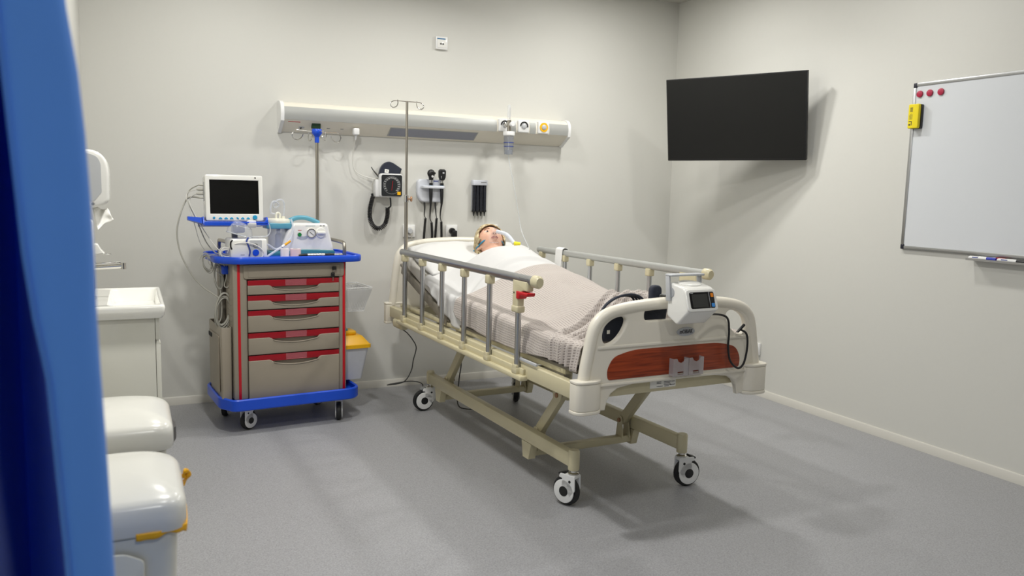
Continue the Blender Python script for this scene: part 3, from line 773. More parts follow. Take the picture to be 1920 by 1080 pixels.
for s in (-1, 1):
    def P(u, v, r): return Vector((0.015+s*u, v, mtop(v)+0.004+r))
    pb.sweep(smooth([P(0.080, 0.92, 0.058), P(0.088, 0.70, 0.046), P(0.095, 0.52, 0.038), P(0.095, 0.36, 0.036), P(0.100, 0.22, 0.030), P(0.100, 0.165, 0.032)], 4), [0.060]*4+[0.050]*4+[0.042]*4+[0.040]*4+[0.033]*4+[0.033], 18)
    pb.sweep([P(0.100, 0.185, 0.032), P(0.104, 0.190, 0.066), P(0.108, 0.215, 0.092)], [0.032, 0.029, 0.016], 14)
    pb.sweep(smooth([P(0.168, 1.49, 0.05), P(0.205, 1.40, 0.044), P(0.222, 1.22, 0.038), P(0.214, 1.02, 0.030), P(0.200, 0.95, 0.024)], 4), [0.052]*4+[0.043]*4+[0.038]*4+[0.030]*4+[0.027], 16)
    pb.sphere((0, 0, 0), (0.038, 0.048, 0.016), T(*P(0.198, 0.90, 0.022)))
    for f in range(4):
        b0 = P(0.198-0.027+0.018*f, 0.865, 0.022); L = (0.062, 0.074, 0.070, 0.056)[f]
        pb.sweep([b0, b0+Vector((0, -L*0.5, 0.006)), b0+Vector((0, -L, -0.006))], [0.0095, 0.009, 0.007], 10)
    b0 = P(0.166, 0.92, 0.022); pb.sweep([b0, b0+Vector((-s*0.018, -0.022, 0.008)), b0+Vector((-s*0.022, -0.05, 0.006))], [0.011, 0.010, 0.008], 10)
body = pb.build('body', SKIN, per)
rm = body.modifiers.new('one_surface', 'REMESH'); rm.mode = 'VOXEL'; rm.voxel_size = 0.0042; rm.use_smooth_shade = True
smo = body.modifiers.new('soft', 'SMOOTH'); smo.factor = 0.4; smo.iterations = 2
# eyes, brows, lips
for s in (-1, 1):
    e = MB(HM); e.sphere((s*0.030, 0.0745, 0.006), (0.0120, 0.0092, 0.0046)); eo = e.build('eye', mat('eye_white', (236, 230, 224), 0.2), per)
    MB(HM).sphere((s*0.030, 0.0815, 0.0055), (0.0056, 0.0040, 0.0046)).build('iris', mat('dark_iris', (26, 20, 18), 0.15), eo)
    MB(HM).tube([(s*0.014, 0.0885, 0.022), (s*0.030, 0.0875, 0.028), (s*0.046, 0.076, 0.023)], 0.0022, 8).build('eyebrow', mat('brow_hair', (138, 112, 80), 0.7), per)
    MB(HM).sphere((s*0.0075, 0.0990, -0.0385), (0.0030, 0.0036, 0.0022)).build('nostril', mat('nostril_dark', (84, 40, 36), 0.7), per)
lp = MB(HM)
lp.tube([(-0.021, 0.079, -0.0555), (-0.010, 0.0895, -0.0550), (0, 0.0905, -0.0562), (0.010, 0.0895, -0.0550), (0.021, 0.079, -0.0555)], 0.0021, 8)
lp.tube([(-0.019, 0.079, -0.0572), (-0.010, 0.088, -0.0632), (0, 0.0895, -0.0648), (0.010, 0.088, -0.0632), (0.019, 0.079, -0.0572)], 0.0026, 8)
lp.build('lips', LIPM, per)
MB(HM).tube([(-0.019, 0.0815, -0.0562), (0, 0.0930, -0.0602), (0.019, 0.0815, -0.0562)], 0.0012, 6).build('mouth_line', mat('mouth_dark', (70, 34, 32), 0.6), per)
# hair: cap over the crown with locks falling to the pillow
def hair_ok(d):
    x, y, z = d
    line = 0.42-0.25*abs(x)
    if y > 0.1: return z > line+0.10*(1-abs(x)) or (abs(x) > 0.80 and y < 0.46 and z > -0.28)
    if y > -0.22: return z > -0.05-0.3*(0.1-y)
    return z > -0.80
hb = bmesh.new(); hv = {}
n_, m_ = 96, 60
S = [[d for d in row] for row in sph(n_, m_)]
def hp(i, j):
    if (i % n_, j) in hv: return hv[(i % n_, j)]
    d = S[j][i % n_]; p = head_pt(d); nn = Vector((d.x, d.y, d.z))
    lock = 0.0015*noise.noise(d*4)
    th = 0.010+lock
    if d.y < -0.1: th += 0.006*max(0, -d.z)
    p = p+nn*th
    hv[(i % n_, j)] = hb.verts.new(HM @ p); return hv[(i % n_, j)]
for j in range(m_):
    for i in range(n_):
        cen = (S[j][i]+S[j][(i+1) % n_]+S[j+1][i]+S[j+1][(i+1) % n_])/4
        if cen.length > 1e-6 and hair_ok(cen.normalized()):
            vs = [hp(i, j), hp(i+1, j), hp(i+1, j+1), hp(i, j+1)]
            if len(set(vs)) == 4:
                try: hb.faces.new(vs)
                except ValueError: pass
hm = MB(); hb.normal_update()
me_ = bpy.data.meshes.new('t'); hb.to_mesh(me_); hb.free(); hm.bm.from_mesh(me_); bpy.data.meshes.remove(me_)
random.seed(3)
for s in (-1, 1):
    for k in range(26):                                           # locks in front of and behind the ears, falling back to the pillow
        a = k/25
        st = head_pt(Vector((s*(0.98-0.35*a), 0.22-0.95*a, 0.25-0.20*a)).normalized())*1.08
        mid = head_pt(Vector((s*1.0, 0.02-0.75*a, -0.20-0.25*a)).normalized())*1.14+Vector((s*0.004, -0.008, -0.004))
        en = mid+Vector((s*(0.006+0.010*random.random()), -0.020-0.02*random.random(), -0.040-0.03*random.random()))
        if a < 0.35: mid = mid+Vector((0, -0.030, 0.0)); en = en+Vector((0, -0.036, 0))
        pth = smooth([st, (st+mid)/2+Vector((s*0.006, 0, 0)), mid, en], 5)
        hm.sweep([HM @ p for p in pth], [0.0085*(1-0.75*(i/(len(pth)-1))**2) for i in range(len(pth))], 7)
    for k in range(64):                                           # locks combed from the parting over the side of the head
        a = k/63; jit = random.uniform(-0.05, 0.05)
        ph = R(46-132*a)
        S0 = Vector((s*0.10, math.sin(ph), math.cos(ph)))
        E0 = Vector((s*0.95, 0.42-0.95*a+jit, 0.02-0.62*a**0.8+jit)) if a < 0.7 else Vector((s*(0.95-1.2*(a-0.7)), -0.25-1.5*(a-0.7)+jit, -0.47-0.5*(a-0.7)+jit))
        off = random.uniform(1.085, 1.135)
        pts = []
        for q in range(9):
            t = q/8; d = (S0*(1-t)+E0*t+Vector((s*0.55, 0.10*math.sin(k*1.7), 0.15))*math.sin(t*PI)*0.45).normalized()
            pts.append(head_pt(d)*(off+0.02*math.sin(t*PI)))
        hm.sweep([HM @ p for p in smooth(pts, 2)], [0.0052*(0.55+0.45*math.sin(min(1, 0.12+i/14)*PI)) for i in range(17)], 6)
ho = hm.build('hair', HAIRM, per, 60)
sd = ho.modifiers.new('solid', 'SOLIDIFY'); sd.thickness = 0.006; sd.offset = -1
# gown
gw = MB(); gw.loft([ell(0.015, v, body_z(v, rz)+0.002, rx+0.010, rz+0.006) for v, rx, rz in TOR[1:-1]])
for s in (-1, 1):
    gw.sweep(smooth([Vector((0.015+s*0.150, 1.52, mtop(1.52)+0.065)), Vector((0.015+s*0.205, 1.42, mtop(1.42)+0.052)), Vector((0.015+s*0.222, 1.28, mtop(1.28)+0.050))], 5), [0.062]*5+[0.056]*5+[0.052], 18)
gw.build('gown', GOWN, per)
# oxygen mask with strap, tube and yellow valve
mk = thing('oxygen_mask', 'clear oxygen mask over the nose and mouth with a teal strap', 'mask', BED_LOC, BED_RZ)
mr = []
for j in range(13):
    t = j/12; w = [1.0, 0.995, 0.98, 0.96, 0.93, 0.89, 0.84, 0.77, 0.68, 0.57, 0.44, 0.30, 0.16][j]
    ring = []
    for k in range(36):
        a = 2*PI*k/36; x = 0.036*w*math.cos(a); z = -0.044+(0.046 if math.sin(a) > 0 else 0.040)*w*math.sin(a)
        if math.sin(a) > 0: x *= 1-0.30*math.sin(a)
        y = 0.066+0.056*math.sin(t*PI/2)-(0.018*(x/0.036)**2 if t < 0.5 else 0.018*(x/0.036)**2*(1-t)*2)+(0.020*max(0, math.sin(a))*(1-t) if True else 0)
        ring.append(Vector((x, y, z)))
    mr.append(ring)
MB(HM).loft(mr, cap=False).build('mask_shell', mat('thin_clear_plastic', (230, 234, 238), 0.15, var=0.0, alpha=0.13, coat=0.4), mk, 60)
MB(HM).sweep(mr[0], 0.0018, 8, closed=True).build('mask_rim', mat('clear_rim', (228, 232, 236), 0.3, alpha=0.35), mk)
sb = MB(HM)
for s in (1, -1):
    pts = smooth([(s*0.036, 0.062, -0.040), (s*0.066, 0.030, -0.042), (s*0.082, -0.015, -0.030), (s*0.090, -0.055, -0.012), (s*0.070, -0.100, 0.0), (s*0.0, -0.118, 0.004)], 5)
    sb.loft([[p+Vector((s*0.002, 0.002, 0.005)), p+Vector((s*0.002, 0.002, -0.005)), p+Vector((0, 0, -0.005)), p+Vector((0, 0, 0.005))] for p in pts])
so = sb.build('strap', mat('teal_strap', (40, 140, 180), 0.6), mk); so['label'] = 'teal elastic strap'
ms = HM @ Vector((-0.006, 0.118, -0.046)); me2 = Vector((0.085, 1.545, 1.008))
ct = MB(); pth = smooth([ms, ms*0.5+me2*0.5+Vector((0.01, 0, 0.014)), me2], 10)
ct.sweep(pth, [0.0110+0.0012*(i % 2) for i in range(len(pth))], 14)
ct.build('mask_tube', mat('milky_plastic', (224, 230, 238), 0.4, alpha=0.72), mk)
dv = (pth[-1]-pth[-3]).normalized()
MB().cyl(me2, me2+Vector((0.030, -0.020, -0.001)), 0.0125, 0.008, 16).build('venturi_valve', mat('bright_yellow_plastic', (240, 226, 40), 0.4), mk)
# ---------------------------------------------------------------- headwall unit
def WB(x, y, z): return frame((x, y, z), (1, 0, 0), (0, 0, 1))           # back wall: local x right, y up, z into the room
SW = Matrix(((0, 0, 1, 0), (1, 0, 0, 0), (0, 1, 0, 0), (0, 0, 0, 1)))    # profile (depth, height) extruded along x
hu = thing('headwall_unit', 'long pale headwall service unit with gas outlets on the wall above the bed', 'medical rail', (1.775, 0, 1.62))
X0, X1 = -0.966, 0.976
def ext(mb, prof, x0, x1):
    rings = [[Vector((x, -d, h)) for d, h in prof] for x in (x0, x1)]
    return mb.loft(rings)
arc = [(0.0, 0.176), (0.055, 0.174), (0.085, 0.168), (0.105, 0.157), (0.118, 0.140), (0.125, 0.118), (0.127, 0.095), (0.122, 0.070)]
prof = [(0.0, 0.002)]+[(0.010, 0.002), (0.118, 0.066)]+arc[::-1][0:]
ub = ext(MB(), prof, X0+0.018, X1-0.018).build('housing', ABSW, hu, 25)
band = [(0.1185, 0.143), (0.1255, 0.120), (0.1275, 0.095), (0.1225, 0.069), (0.1205, 0.069), (0.1255, 0.095), (0.1235, 0.118), (0.1165, 0.141)]
for a, b in ((X0+0.020, 0.420), (0.520, 0.560), (0.662, 0.708), (0.812, X1-0.020)):
    ext(MB(), band, a, b).build('grey_front_cover', ALUPAINT, ub, 40)
for a, s in ((X0, 1), (X1, -1)):
    pr = [(0.0, -0.004), (0.014, -0.006), (0.124, 0.060)]+[(d+0.005, h+0.005) for d, h in arc[::-1]]
    ext(MB(), pr, a, a+s*0.020).build('end_cap', WHITE, hu, 30)
for x in (0.470, 0.611, 0.760):
    bb = MB().box((x, -0.108, 0.112), (0.082, 0.064, 0.082), 0.007, 3)
    bo = bb.build('outlet_block', WHITE, hu)
    colr = {0.470: BLACK, 0.611: BLACK, 0.760: YEL}[x]
    rg = MB()
    if colr is YEL: rg.lathe([(0.017, 0.0), (0.017, 0.004), (0.031, 0.004), (0.031, 0.0)], 32, WB(x, -0.1395, 0.114))
    else:
        o_ = [(0.030*math.cos(PI*k/16-0.2), 0.030*math.sin(PI*k/16-0.2)) for k in range(18)]; i_ = [(0.022*math.cos(PI*k/16-0.2), 0.022*math.sin(PI*k/16-0.2)) for k in range(18)]
        rg.plate(o_+i_[::-1], 0.004, WB(x, -0.140, 0.114))
    ro = rg.build('outlet_ring', colr, bo)
    if colr is YEL: ro['label'] = 'yellow outlet ring'
    MB().lathe([(0.0, 0.012), (0.010, 0.012), (0.017, 0.008), (0.018, 0.0), (0.0, 0.0)], 28, WB(x, -0.1395, 0.114)).build('outlet_socket', LGREY, bo)
# underside fittings (the sloping lower face)
def US(x, t):                                                            # t 0 wall .. 1 front
    d = 0.010+0.108*t; h = 0.002+0.064*t
    nrm = Vector((0, -0.064, -0.108)).normalized()                       # outwards, down and forward
    ydir = Vector((0, -0.108, 0.064)).normalized()
    o = Vector((x, -d, h)); xd = Vector((1, 0, 0)); zz_ = xd.cross(ydir)
    if zz_.dot(Vector((0, -0.5, -1))) < 0: xd = -xd
    return frame(o, xd, ydir)
ld = MB().plate(fillet(rect(-0.290, -0.040, 0.290, 0.040), 0.003), 0.003, US(0.0, 0.50)).build('reading_lamp_cover', mat('grey_lamp_diffuser', (140, 143, 156), 0.35), hu)
fm = MB().plate(rect(-0.297, -0.046, 0.297, 0.046), 0.002, US(0.0, 0.50), [rect(-0.288, -0.038, 0.288, 0.038)]).build('lamp_trim', ALUPAINT, hu)
kl = MB(); kl.plate(circle(0, 0, 0.018, 20, 0.012), 0.002, US(-0.835, 0.45)); kl.build('key_lock', LGREY, hu)
MB().plate(rect(-0.004, -0.012, 0.004, 0.006), 0.003, US(-0.838, 0.42)).build('key_slot', BLACK, hu)
gs = MB().box((-0.755, -0.086, 0.040), (0.052, 0.03, 0.03), 0.002, 1).build('dark_socket', mat('dark_green_plastic', (16, 48, 24), 0.4), hu); gs['label'] = 'dark green socket'
for x in (-0.675, -0.592): MB().plate(rect(-0.009, -0.003, 0.009, 0.003), 0.001, US(x, 0.48)).build('port_slot', GREYP, hu)
MB().plate(rect(-0.035, -0.003, 0.035, 0.003), 0.0006, frame((-0.885, -0.1182, 0.0620), (1, 0, 0), (0, -0.108, 0.064)) if False else US(-0.885, 0.86)).build('maker_print', INKR, hu)
# white plug and cord
pg = thing('power_plug', 'white plug with a thin cord hanging from the headwall unit', 'plug', (1.262, -0.07, 1.65))
M0 = T(-1.262, 0.07, -1.65)
MB(M0).box((1.262, -0.092, 1.640), (0.038, 0.040, 0.042), 0.008, 3).build('plug_body', WHITE, pg)
MB(M0).cyl((1.262, -0.092, 1.622), (1.262, -0.080, 1.592), 0.008, 0.005, 12).build('strain_relief', WHITE, pg)
MB(M0).tube([(1.262, -0.081, 1.596), (1.256, -0.04, 1.53), (1.258, -0.028, 1.45), (1.278, -0.028, 1.40), (1.33, -0.03, 1.372), (1.400, -0.045, 1.356)], 0.0026, 8).build('cord', CABLEW, pg)
# flowmeter with humidifier bottle
fm_ = thing('oxygen_flowmeter', 'oxygen flowmeter with clear humidifier bottle on the first gas outlet', 'flowmeter', (2.245, -0.14, 1.735))
M0 = T(-2.245, 0.14, -1.735)
MB(M0).lathe([(0.0, 0), (0.017, 0), (0.017, 0.020), (0.012, 0.024), (0.012, 0.045), (0, 0.045)], 20, WB(2.245, -0.151, 1.736)).build('connector', CHROME, fm_)
b = MB(M0); b.cyl((2.252, -0.19, 1.762), (2.252, -0.19, 1.690), 0.013, None, 16); b.build('valve_body', STEEL, fm_)
MB(M0).lathe([(0, 0), (0.009, 0), (0.009, 0.014), (0.016, 0.015), (0.016, 0.034), (0.012, 0.037), (0, 0.037)], 18, frame((2.256, -0.197, 1.735), (0, 1, 0), (0, 0, 1)) if False else WB(2.258, -0.20, 1.733)).build('flow_knob', WHITE, fm_)
MB(M0).lathe([(0, 1.760), (0.012, 1.760), (0.012, 1.845), (0.009, 1.858), (0, 1.862)], 18, T(2.250, -0.19, 0)).build('flow_tube', CLEAR, fm_)
sc = MB(M0)
for k in range(9): sc.box((2.250, -0.2025, 1.772+0.008*k), (0.010, 0.0006, 0.0014), 0)
sc.build('flow_scale', INKG, fm_)
MB(M0).lathe([(0, 1.688), (0.038, 1.688), (0.039, 1.684), (0.039, 1.664), (0.036, 1.660), (0, 1.660)], 28, T(2.252, -0.19, 0)).build('bottle_cap', WHITE, fm_)
bt = MB(M0).lathe([(0.033, 1.660), (0.033, 1.640), (0.029, 1.545), (0.027, 1.540), (0, 1.540)], 28, T(2.252, -0.19, 0), cap=False).build('humidifier_bottle', BLUECLEAR, fm_)
for z in (1.617, 1.592):
    r = 0.0295+0.0035*(z-1.545)/0.095
    MB(M0).lathe([(r+0.001, z-0.0022), (r+0.0014, z), (r+0.001, z+0.0022)], 28, T(2.252, -0.19, 0), cap=False).build('level_line', INKB, bt)
MB(M0).cyl((2.252, -0.19, 1.66), (2.252, -0.19, 1.552), 0.004, None, 10).build('dip_tube', WHITE, bt)
MB(M0).lathe([(0, 1.5415), (0.026, 1.5415), (0.0275, 1.568), (0, 1.568)], 24, T(2.252, -0.19, 0)).build('water', mat('water', (196, 204, 216), 0.1, alpha=0.4), bt)
ot = tag(MB().tube([(2.250, -0.19, 1.540), (2.262, -0.20, 1.46), (2.285, -0.21, 1.35), (2.315, -0.22, 1.19), (2.330, -0.25, 1.05), (2.315, -0.37, 0.965), (2.235, -0.57, 0.945), (2.115, -0.78, 0.990), (2.030, -0.935, 1.012)], 0.0030, 8).build('oxygen_tube', CLEART), 'thin clear oxygen tube running from the humidifier bottle to the mask', 'tube')
# call socket high on the wall
cs = thing('wall_socket', 'small white data socket with blue label strip high above the headwall unit', 'socket', (1.841, 0, 2.237))
M0 = T(-1.841, 0, -2.237)
MB(M0).box((1.841, -0.010, 2.237), (0.080, 0.020, 0.080), 0.004).build('socket_body', WHITE, cs)
MB(M0).box((1.841, -0.0215, 2.237), (0.062, 0.003, 0.060), 0.002).build('socket_insert', GLOSSW, cs)
MB(M0).box((1.836, -0.0225, 2.262), (0.056, 0.004, 0.008), 0.001).build('label_strip', mat('blue_label', (70, 120, 160), 0.4), cs)
for x in (1.833, 1.848): MB(M0).lathe([(0, 0), (0.0055, 0), (0.0055, 0.002), (0, 0.002)], 16, WB(x, -0.0225, 2.230)).build('jack', BLACK, cs)
# ---------------------------------------------------------------- wall sockets
def outlet(x, z, label, grp=None, right=False, y=None):
    t = thing('power_socket', label, 'socket', (x, 0, z) if not right else (XR, y, z), 0 if not right else -PI/2, grp)
    MB().box((0, -0.008, 0), (0.081, 0.016, 0.081), 0.004).build('socket_plate', WHITE, t)
    MB().box((0, -0.0165, 0), (0.058, 0.003, 0.058), 0.002).build('socket_insert', GLOSSW, t)
    MB().lathe([(0.0, -0.006), (0.018, -0.006), (0.020, 0.0006), (0.0225, 0.0006), (0.0225, -0.001)], 28, WB(0, -0.018, 0), cap=False).build('socket_well', LGREY, t)
    return t
outlet(1.634, 1.028, 'white wall socket with a grey plug, behind the bed head by the tall pole')
outlet(1.930, 1.028, 'white wall socket holding a black plug, below the otoscope holder')
outlet(2.227, 1.032, 'white wall socket mostly hidden behind the blond head')
outlet(0, 0.310, 'white wall socket low on the wall past the bed foot', right=True, y=-1.018)
g = thing('power_plug', 'grey plug with cord in the wall socket by the tall pole', 'plug', (1.634, -0.018, 1.028))
MB().lathe([(0, 0), (0.019, 0), (0.019, 0.016), (0.014, 0.024), (0, 0.024)], 24, WB(0, 0, 0)).build('plug_body', LGREY, g)
MB().tube([(0.004, -0.020, -0.010), (0.010, -0.026, -0.05), (0.012, -0.022, -0.12), (0.010, -0.02, -0.30), (0.0, -0.02, -0.60)], 0.0030, 8).build('cord', CABLEG, g)
g = thing('power_plug', 'black angled plug in the wall socket below the otoscope holder', 'plug', (1.934, -0.018, 1.028))
MB().lathe([(0, 0), (0.020, 0), (0.020, 0.020), (0.016, 0.026), (0, 0.026)], 24, WB(-0.006, 0, 0.002)).build('plug_body', BLACK, g)
MB().box((0.004, -0.020, -0.020), (0.036, 0.030, 0.050), 0.006).build('plug_tail', BLACK, g)
MB().tube([(0.004, -0.02, -0.04), (0.004, -0.022, -0.10), (0.006, -0.022, -0.25)], 0.0030, 8).build('cord', CABLED, g)
g = thing('power_plug', 'black plug and looping cord in the socket past the bed foot', 'plug', (XR-0.018, -1.03, 0.29))
MB().box((-0.016, 0, 0.0), (0.032, 0.030, 0.040), 0.006).build('plug_body', BLACK, g)
MB().tube([(-0.02, -0.004, 0.015), (-0.05, -0.02, 0.03), (-0.07, -0.05, 0.0), (-0.05, -0.06, -0.06), (-0.04, -0.02, -0.10), (-0.03, 0.1, -0.20), (-0.02, 0.3, -0.25)], 0.0035, 8).build('cord', BLACK, g)
# ---------------------------------------------------------------- aneroid blood pressure gauge
bp = thing('blood_pressure_gauge', 'square black-faced aneroid blood pressure gauge on the wall', 'blood pressure gauge', (1.492, 0, 1.318))
M0 = Matrix.Identity(4)
MB().box((-0.062, -0.030, -0.018), (0.070, 0.060, 0.110), 0.006).build('tubing_basket', WHITE, bp)
MB().box((0, -0.062, 0), (0.150, 0.055, 0.150), 0.018, 4).build('gauge_case', WHITE, bp)
fc = MB().plate(fillet(rect(-0.067, -0.067, 0.067, 0.067), 0.012), 0.002, WB(0, -0.0895, 0)).build('gauge_face', mat('charcoal_dial', (40, 42, 44), 0.3), bp)
tk = MB()
tk.lathe([(0.0540, 0), (0.0545, 0.0006), (0.0552, 0)], 48, WB(0, -0.0916, 0.002), cap=False)
fcl = tk.build('dial_ring', LGREY, fc)
num = MB()
for k in range(16):
    a = R(225-270*k/15); x, z = 0.046*math.cos(a), 0.046*math.sin(a)+0.002
    num.text(str(20*k), 0.0105, WB(x, -0.0916, z), 0.0002)
num.build('dial_numerals', WHITE, fc)
MB().bar((0.006, -0.0925, 0.030), (-0.001, -0.0925, -0.030), 0.0016, 0.0022, 0, (0, -1, 0)).build('needle', RED, fc)
MB().box((0.047, -0.0916, -0.048), (0.022, 0.0006, 0.020), 0).build('yellow_sticker', YEL, fc)
nv = MB()
cf = [(-0.070, 0.0), (-0.062, 0.045), (-0.040, 0.078), (-0.005, 0.093), (0.025, 0.082), (0.080, 0.048), (0.066, 0.0)]
cu_ = thing('blood_pressure_cuff', 'folded navy arm cuff stored in the wall gauge basket', 'cuff', (1.492, 0, 1.318))
co = MB().plate(fillet(cf, [0, 0.03, 0.04, 0.03, 0.02, 0.004, 0]), 0.038, WB(0.0, -0.012, 0.060), bevel=0.008).build('cuff_fabric', NAVY, cu_)
MB().plate(rect(-0.013, -0.011, 0.013, 0.011), 0.001, WB(-0.022, -0.0505, 0.090) @ Matrix.Rotation(-0.1, 4, 'Z')).build('size_label', PAPER, co)
MB().text('M', 0.014, WB(-0.022, -0.0522, 0.090), 0.0002).build('size_letter', INK, co)
def coil(path, rc, rw, turns, n=8, per=10):
    P = smooth(path, 12); L = [0]
    for a, b in zip(P, P[1:]): L.append(L[-1]+(b-a).length)
    tot = L[-1]; N = turns*per; out = []
    for i in range(N+1):
        s = tot*i/N; k = max(j for j in range(len(L)) if L[j] <= s+1e-9); k = min(k, len(P)-2)
        f = (s-L[k])/max(1e-9, L[k+1]-L[k]); p = P[k].lerp(P[k+1], f); t = (P[k+1]-P[k]).normalized()
        a_ = Vector((0, 1, 0)) if abs(t.y) < 0.9 else Vector((1, 0, 0)); n1 = t.cross(a_).normalized(); n2 = t.cross(n1)
        an = 2*PI*turns*i/N; out.append(p+n1*rc*math.cos(an)+n2*rc*math.sin(an))
    return MB().sweep(out, rw, n)
hc = coil([(-0.108, -0.040, -0.072), (-0.126, -0.040, -0.150), (-0.125, -0.040, -0.215), (-0.100, -0.040, -0.262), (-0.062, -0.040, -0.272), (-0.028, -0.040, -0.245), (-0.013, -0.040, -0.190), (-0.012, -0.040, -0.142)], 0.0115, 0.0040, 42)
ho_ = hc.build('coiled_hose', BLACK, bp)
MB().tube([(-0.008, -0.040, -0.142), (0.008, -0.042, -0.128), (0.004, -0.045, -0.075)], 0.0050, 10).build('hose_tail', BLACK, ho_)
MB().cyl((-0.113, -0.040, -0.052), (-0.108, -0.040, -0.082), 0.008, None, 12).build('hose_fitting', BLACK, ho_)
MB().tube([(-0.110, -0.040, -0.055), (-0.112, -0.042, 0.0), (-0.098, -0.045, 0.036), (-0.075, -0.050, 0.048)], 0.0022, 8).build('thin_tube', CABLEG, bp)
tb = MB()
tb.cyl((-0.074, -0.040, 0.062), (-0.106, -0.040, 0.092), 0.004, None, 10); tb.build('bulb_stem', STEEL, bp)
MB().tube([(-0.070, -0.045, 0.050), (-0.095, -0.045, 0.075), (-0.120, -0.045, 0.112)], 0.003, 8).build('bulb_tube', CABLED, bp)
# ---------------------------------------------------------------- otoscope / ophthalmoscope wall holder
oh = thing('diagnostic_holder', 'pale grey wall holder with the two black diagnostic instruments', 'instrument holder', (1.768, 0, 1.290))
hol = fillet([(-0.088, -0.030), (-0.070, -0.062), (-0.050, -0.074), (0.082, -0.074), (0.088, 0.050), (0.076, 0.076), (-0.070, 0.076), (-0.088, 0.062)], [0.03, 0.02, 0.02, 0.02, 0.03, 0.02, 0.02, 0.02])
MB().plate(hol, 0.042, WB(0, 0, 0), bevel=0.010, res=3).build('holder_body', mat('pale_grey_plastic', (214, 217, 224), 0.35), oh)
sh_ = fillet([(-0.070, 0), (0.088, 0), (0.088, 0.038), (-0.062, 0.038)], [0.005, 0.01, 0.016, 0.016])
MB().plate(sh_, 0.018, Matrix(((1, 0, 0, 0), (0, -1, 0, -0.042), (0, 0, 1, 0.016), (0, 0, 0, 1))) if False else frame((0, -0.040, 0.034), (1, 0, 0), (0, -1, 0)), bevel=0.004).build('shelf_lip', mat('pale_grey_plastic', (214, 217, 224), 0.35), oh)
MB().box((0.036, -0.0425, 0.064), (0.034, 0.001, 0.006), 0).build('maker_print', INKB, oh)
def scope(x, kind):
    t = thing(kind, {'otoscope': 'black otoscope with round head hanging in the wall holder', 'ophthalmoscope': 'black ophthalmoscope with oblong head hanging in the wall holder'}[kind], 'instrument', (x, -0.062, 1.32))
    MB().lathe([(0, -0.118), (0.006, -0.118), (0.0085, -0.105), (0.0115, -0.06), (0.0115, -0.010), (0.010, -0.006), (0, -0.006)], 20).build('handle', BLACK, t)
    MB().lathe([(0.0095, -0.006), (0.0115, -0.004), (0.0115, 0.006), (0.0095, 0.008)], 20).build('blue_collar', mat('pale_blue_band', (130, 180, 214), 0.35), t)
    MB().lathe([(0, 0.006), (0.012, 0.006), (0.012, 0.020), (0.010, 0.022), (0, 0.022)], 20).build('handle_neck', BLACK, t)
    MB().lathe([(0, 0.022), (0.011, 0.022), (0.011, 0.040), (0, 0.040)], 20).build('chrome_collar', CHROME, t)
    h = MB()
    if kind == 'otoscope':
        h.sphere((0, 0, 0.082), (0.026, 0.020, 0.027)); h.cyl((0, 0, 0.040), (0, 0, 0.064), 0.013, 0.018, 20); h.cyl((0.006, -0.010, 0.084), (0.014, -0.034, 0.084), 0.014, 0.007, 18)
    else:
        h.plate(fillet([(-0.012, 0.038), (0.012, 0.038), (0.023, 0.060), (0.024, 0.102), (0.016, 0.112), (-0.016, 0.112), (-0.024, 0.102), (-0.023, 0.060)], 0.008), 0.030, frame((0, 0.014, 0), (1, 0, 0), (0, 0, 1)), bevel=0.007)
    ho = h.build('scope_head', BLACK, t)
    if kind == 'otoscope':
        MB().lathe([(0.0, 0), (0.0075, 0), (0.0075, 0.002), (0, 0.002)], 16, WB(0.003, -0.0195, 0.064)).build('indicator', WHITE, ho)
    else:
        MB().box((0.004, -0.0165, 0.088), (0.012, 0.002, 0.010), 0.001).build('lens_window', LGREY, ho); MB().box((-0.010, -0.0165, 0.060), (0.005, 0.002, 0.016), 0.001).build('lens_dial', GREYP, ho)
    return t
scope(1.763, 'otoscope'); scope(1.838, 'ophthalmoscope')
cords = [([(1.763, -0.062, 1.205), (1.762, -0.055, 1.15), (1.766, -0.045, 1.11), (1.778, -0.040, 1.085)], [(1.778, -0.040, 1.085), (1.782, -0.040, 1.02), (1.786, -0.040, 0.88)]),
         ([(1.838, -0.062, 1.205), (1.834, -0.055, 1.16), (1.836, -0.045, 1.12), (1.846, -0.040, 1.090)], [(1.846, -0.040, 1.090), (1.848, -0.040, 1.02), (1.852, -0.040, 0.88)]),
         ([(1.733, -0.020, 1.224), (1.733, -0.030, 1.18), (1.729, -0.036, 1.135), (1.736, -0.040, 1.112)], [(1.736, -0.040, 1.112), (1.730, -0.040, 1.04), (1.718, -0.040, 0.86)]),
         ([(1.808, -0.020, 1.224), (1.808, -0.030, 1.18), (1.810, -0.036, 1.135), (1.813, -0.040, 1.112)], [(1.813, -0.040, 1.112), (1.808, -0.040, 1.04), (1.797, -0.040, 0.86)])]
for a, b in cords:
    M0 = T(-1.768, 0, -1.290)
    ca = MB(M0); ca.tube(a, 0.0030, 8); P = smooth(a, 4)
    ca.sweep(P[:10], [0.0065-0.0035*i/9 for i in range(10)], 10)
    cao = ca.build('instrument_cord', BLACK, oh)
    cc = coil(b, 0.0062, 0.0026, 62, 6, 8); cc.bm.transform(M0); cc.build('coiled_cord', BLACK, cao)
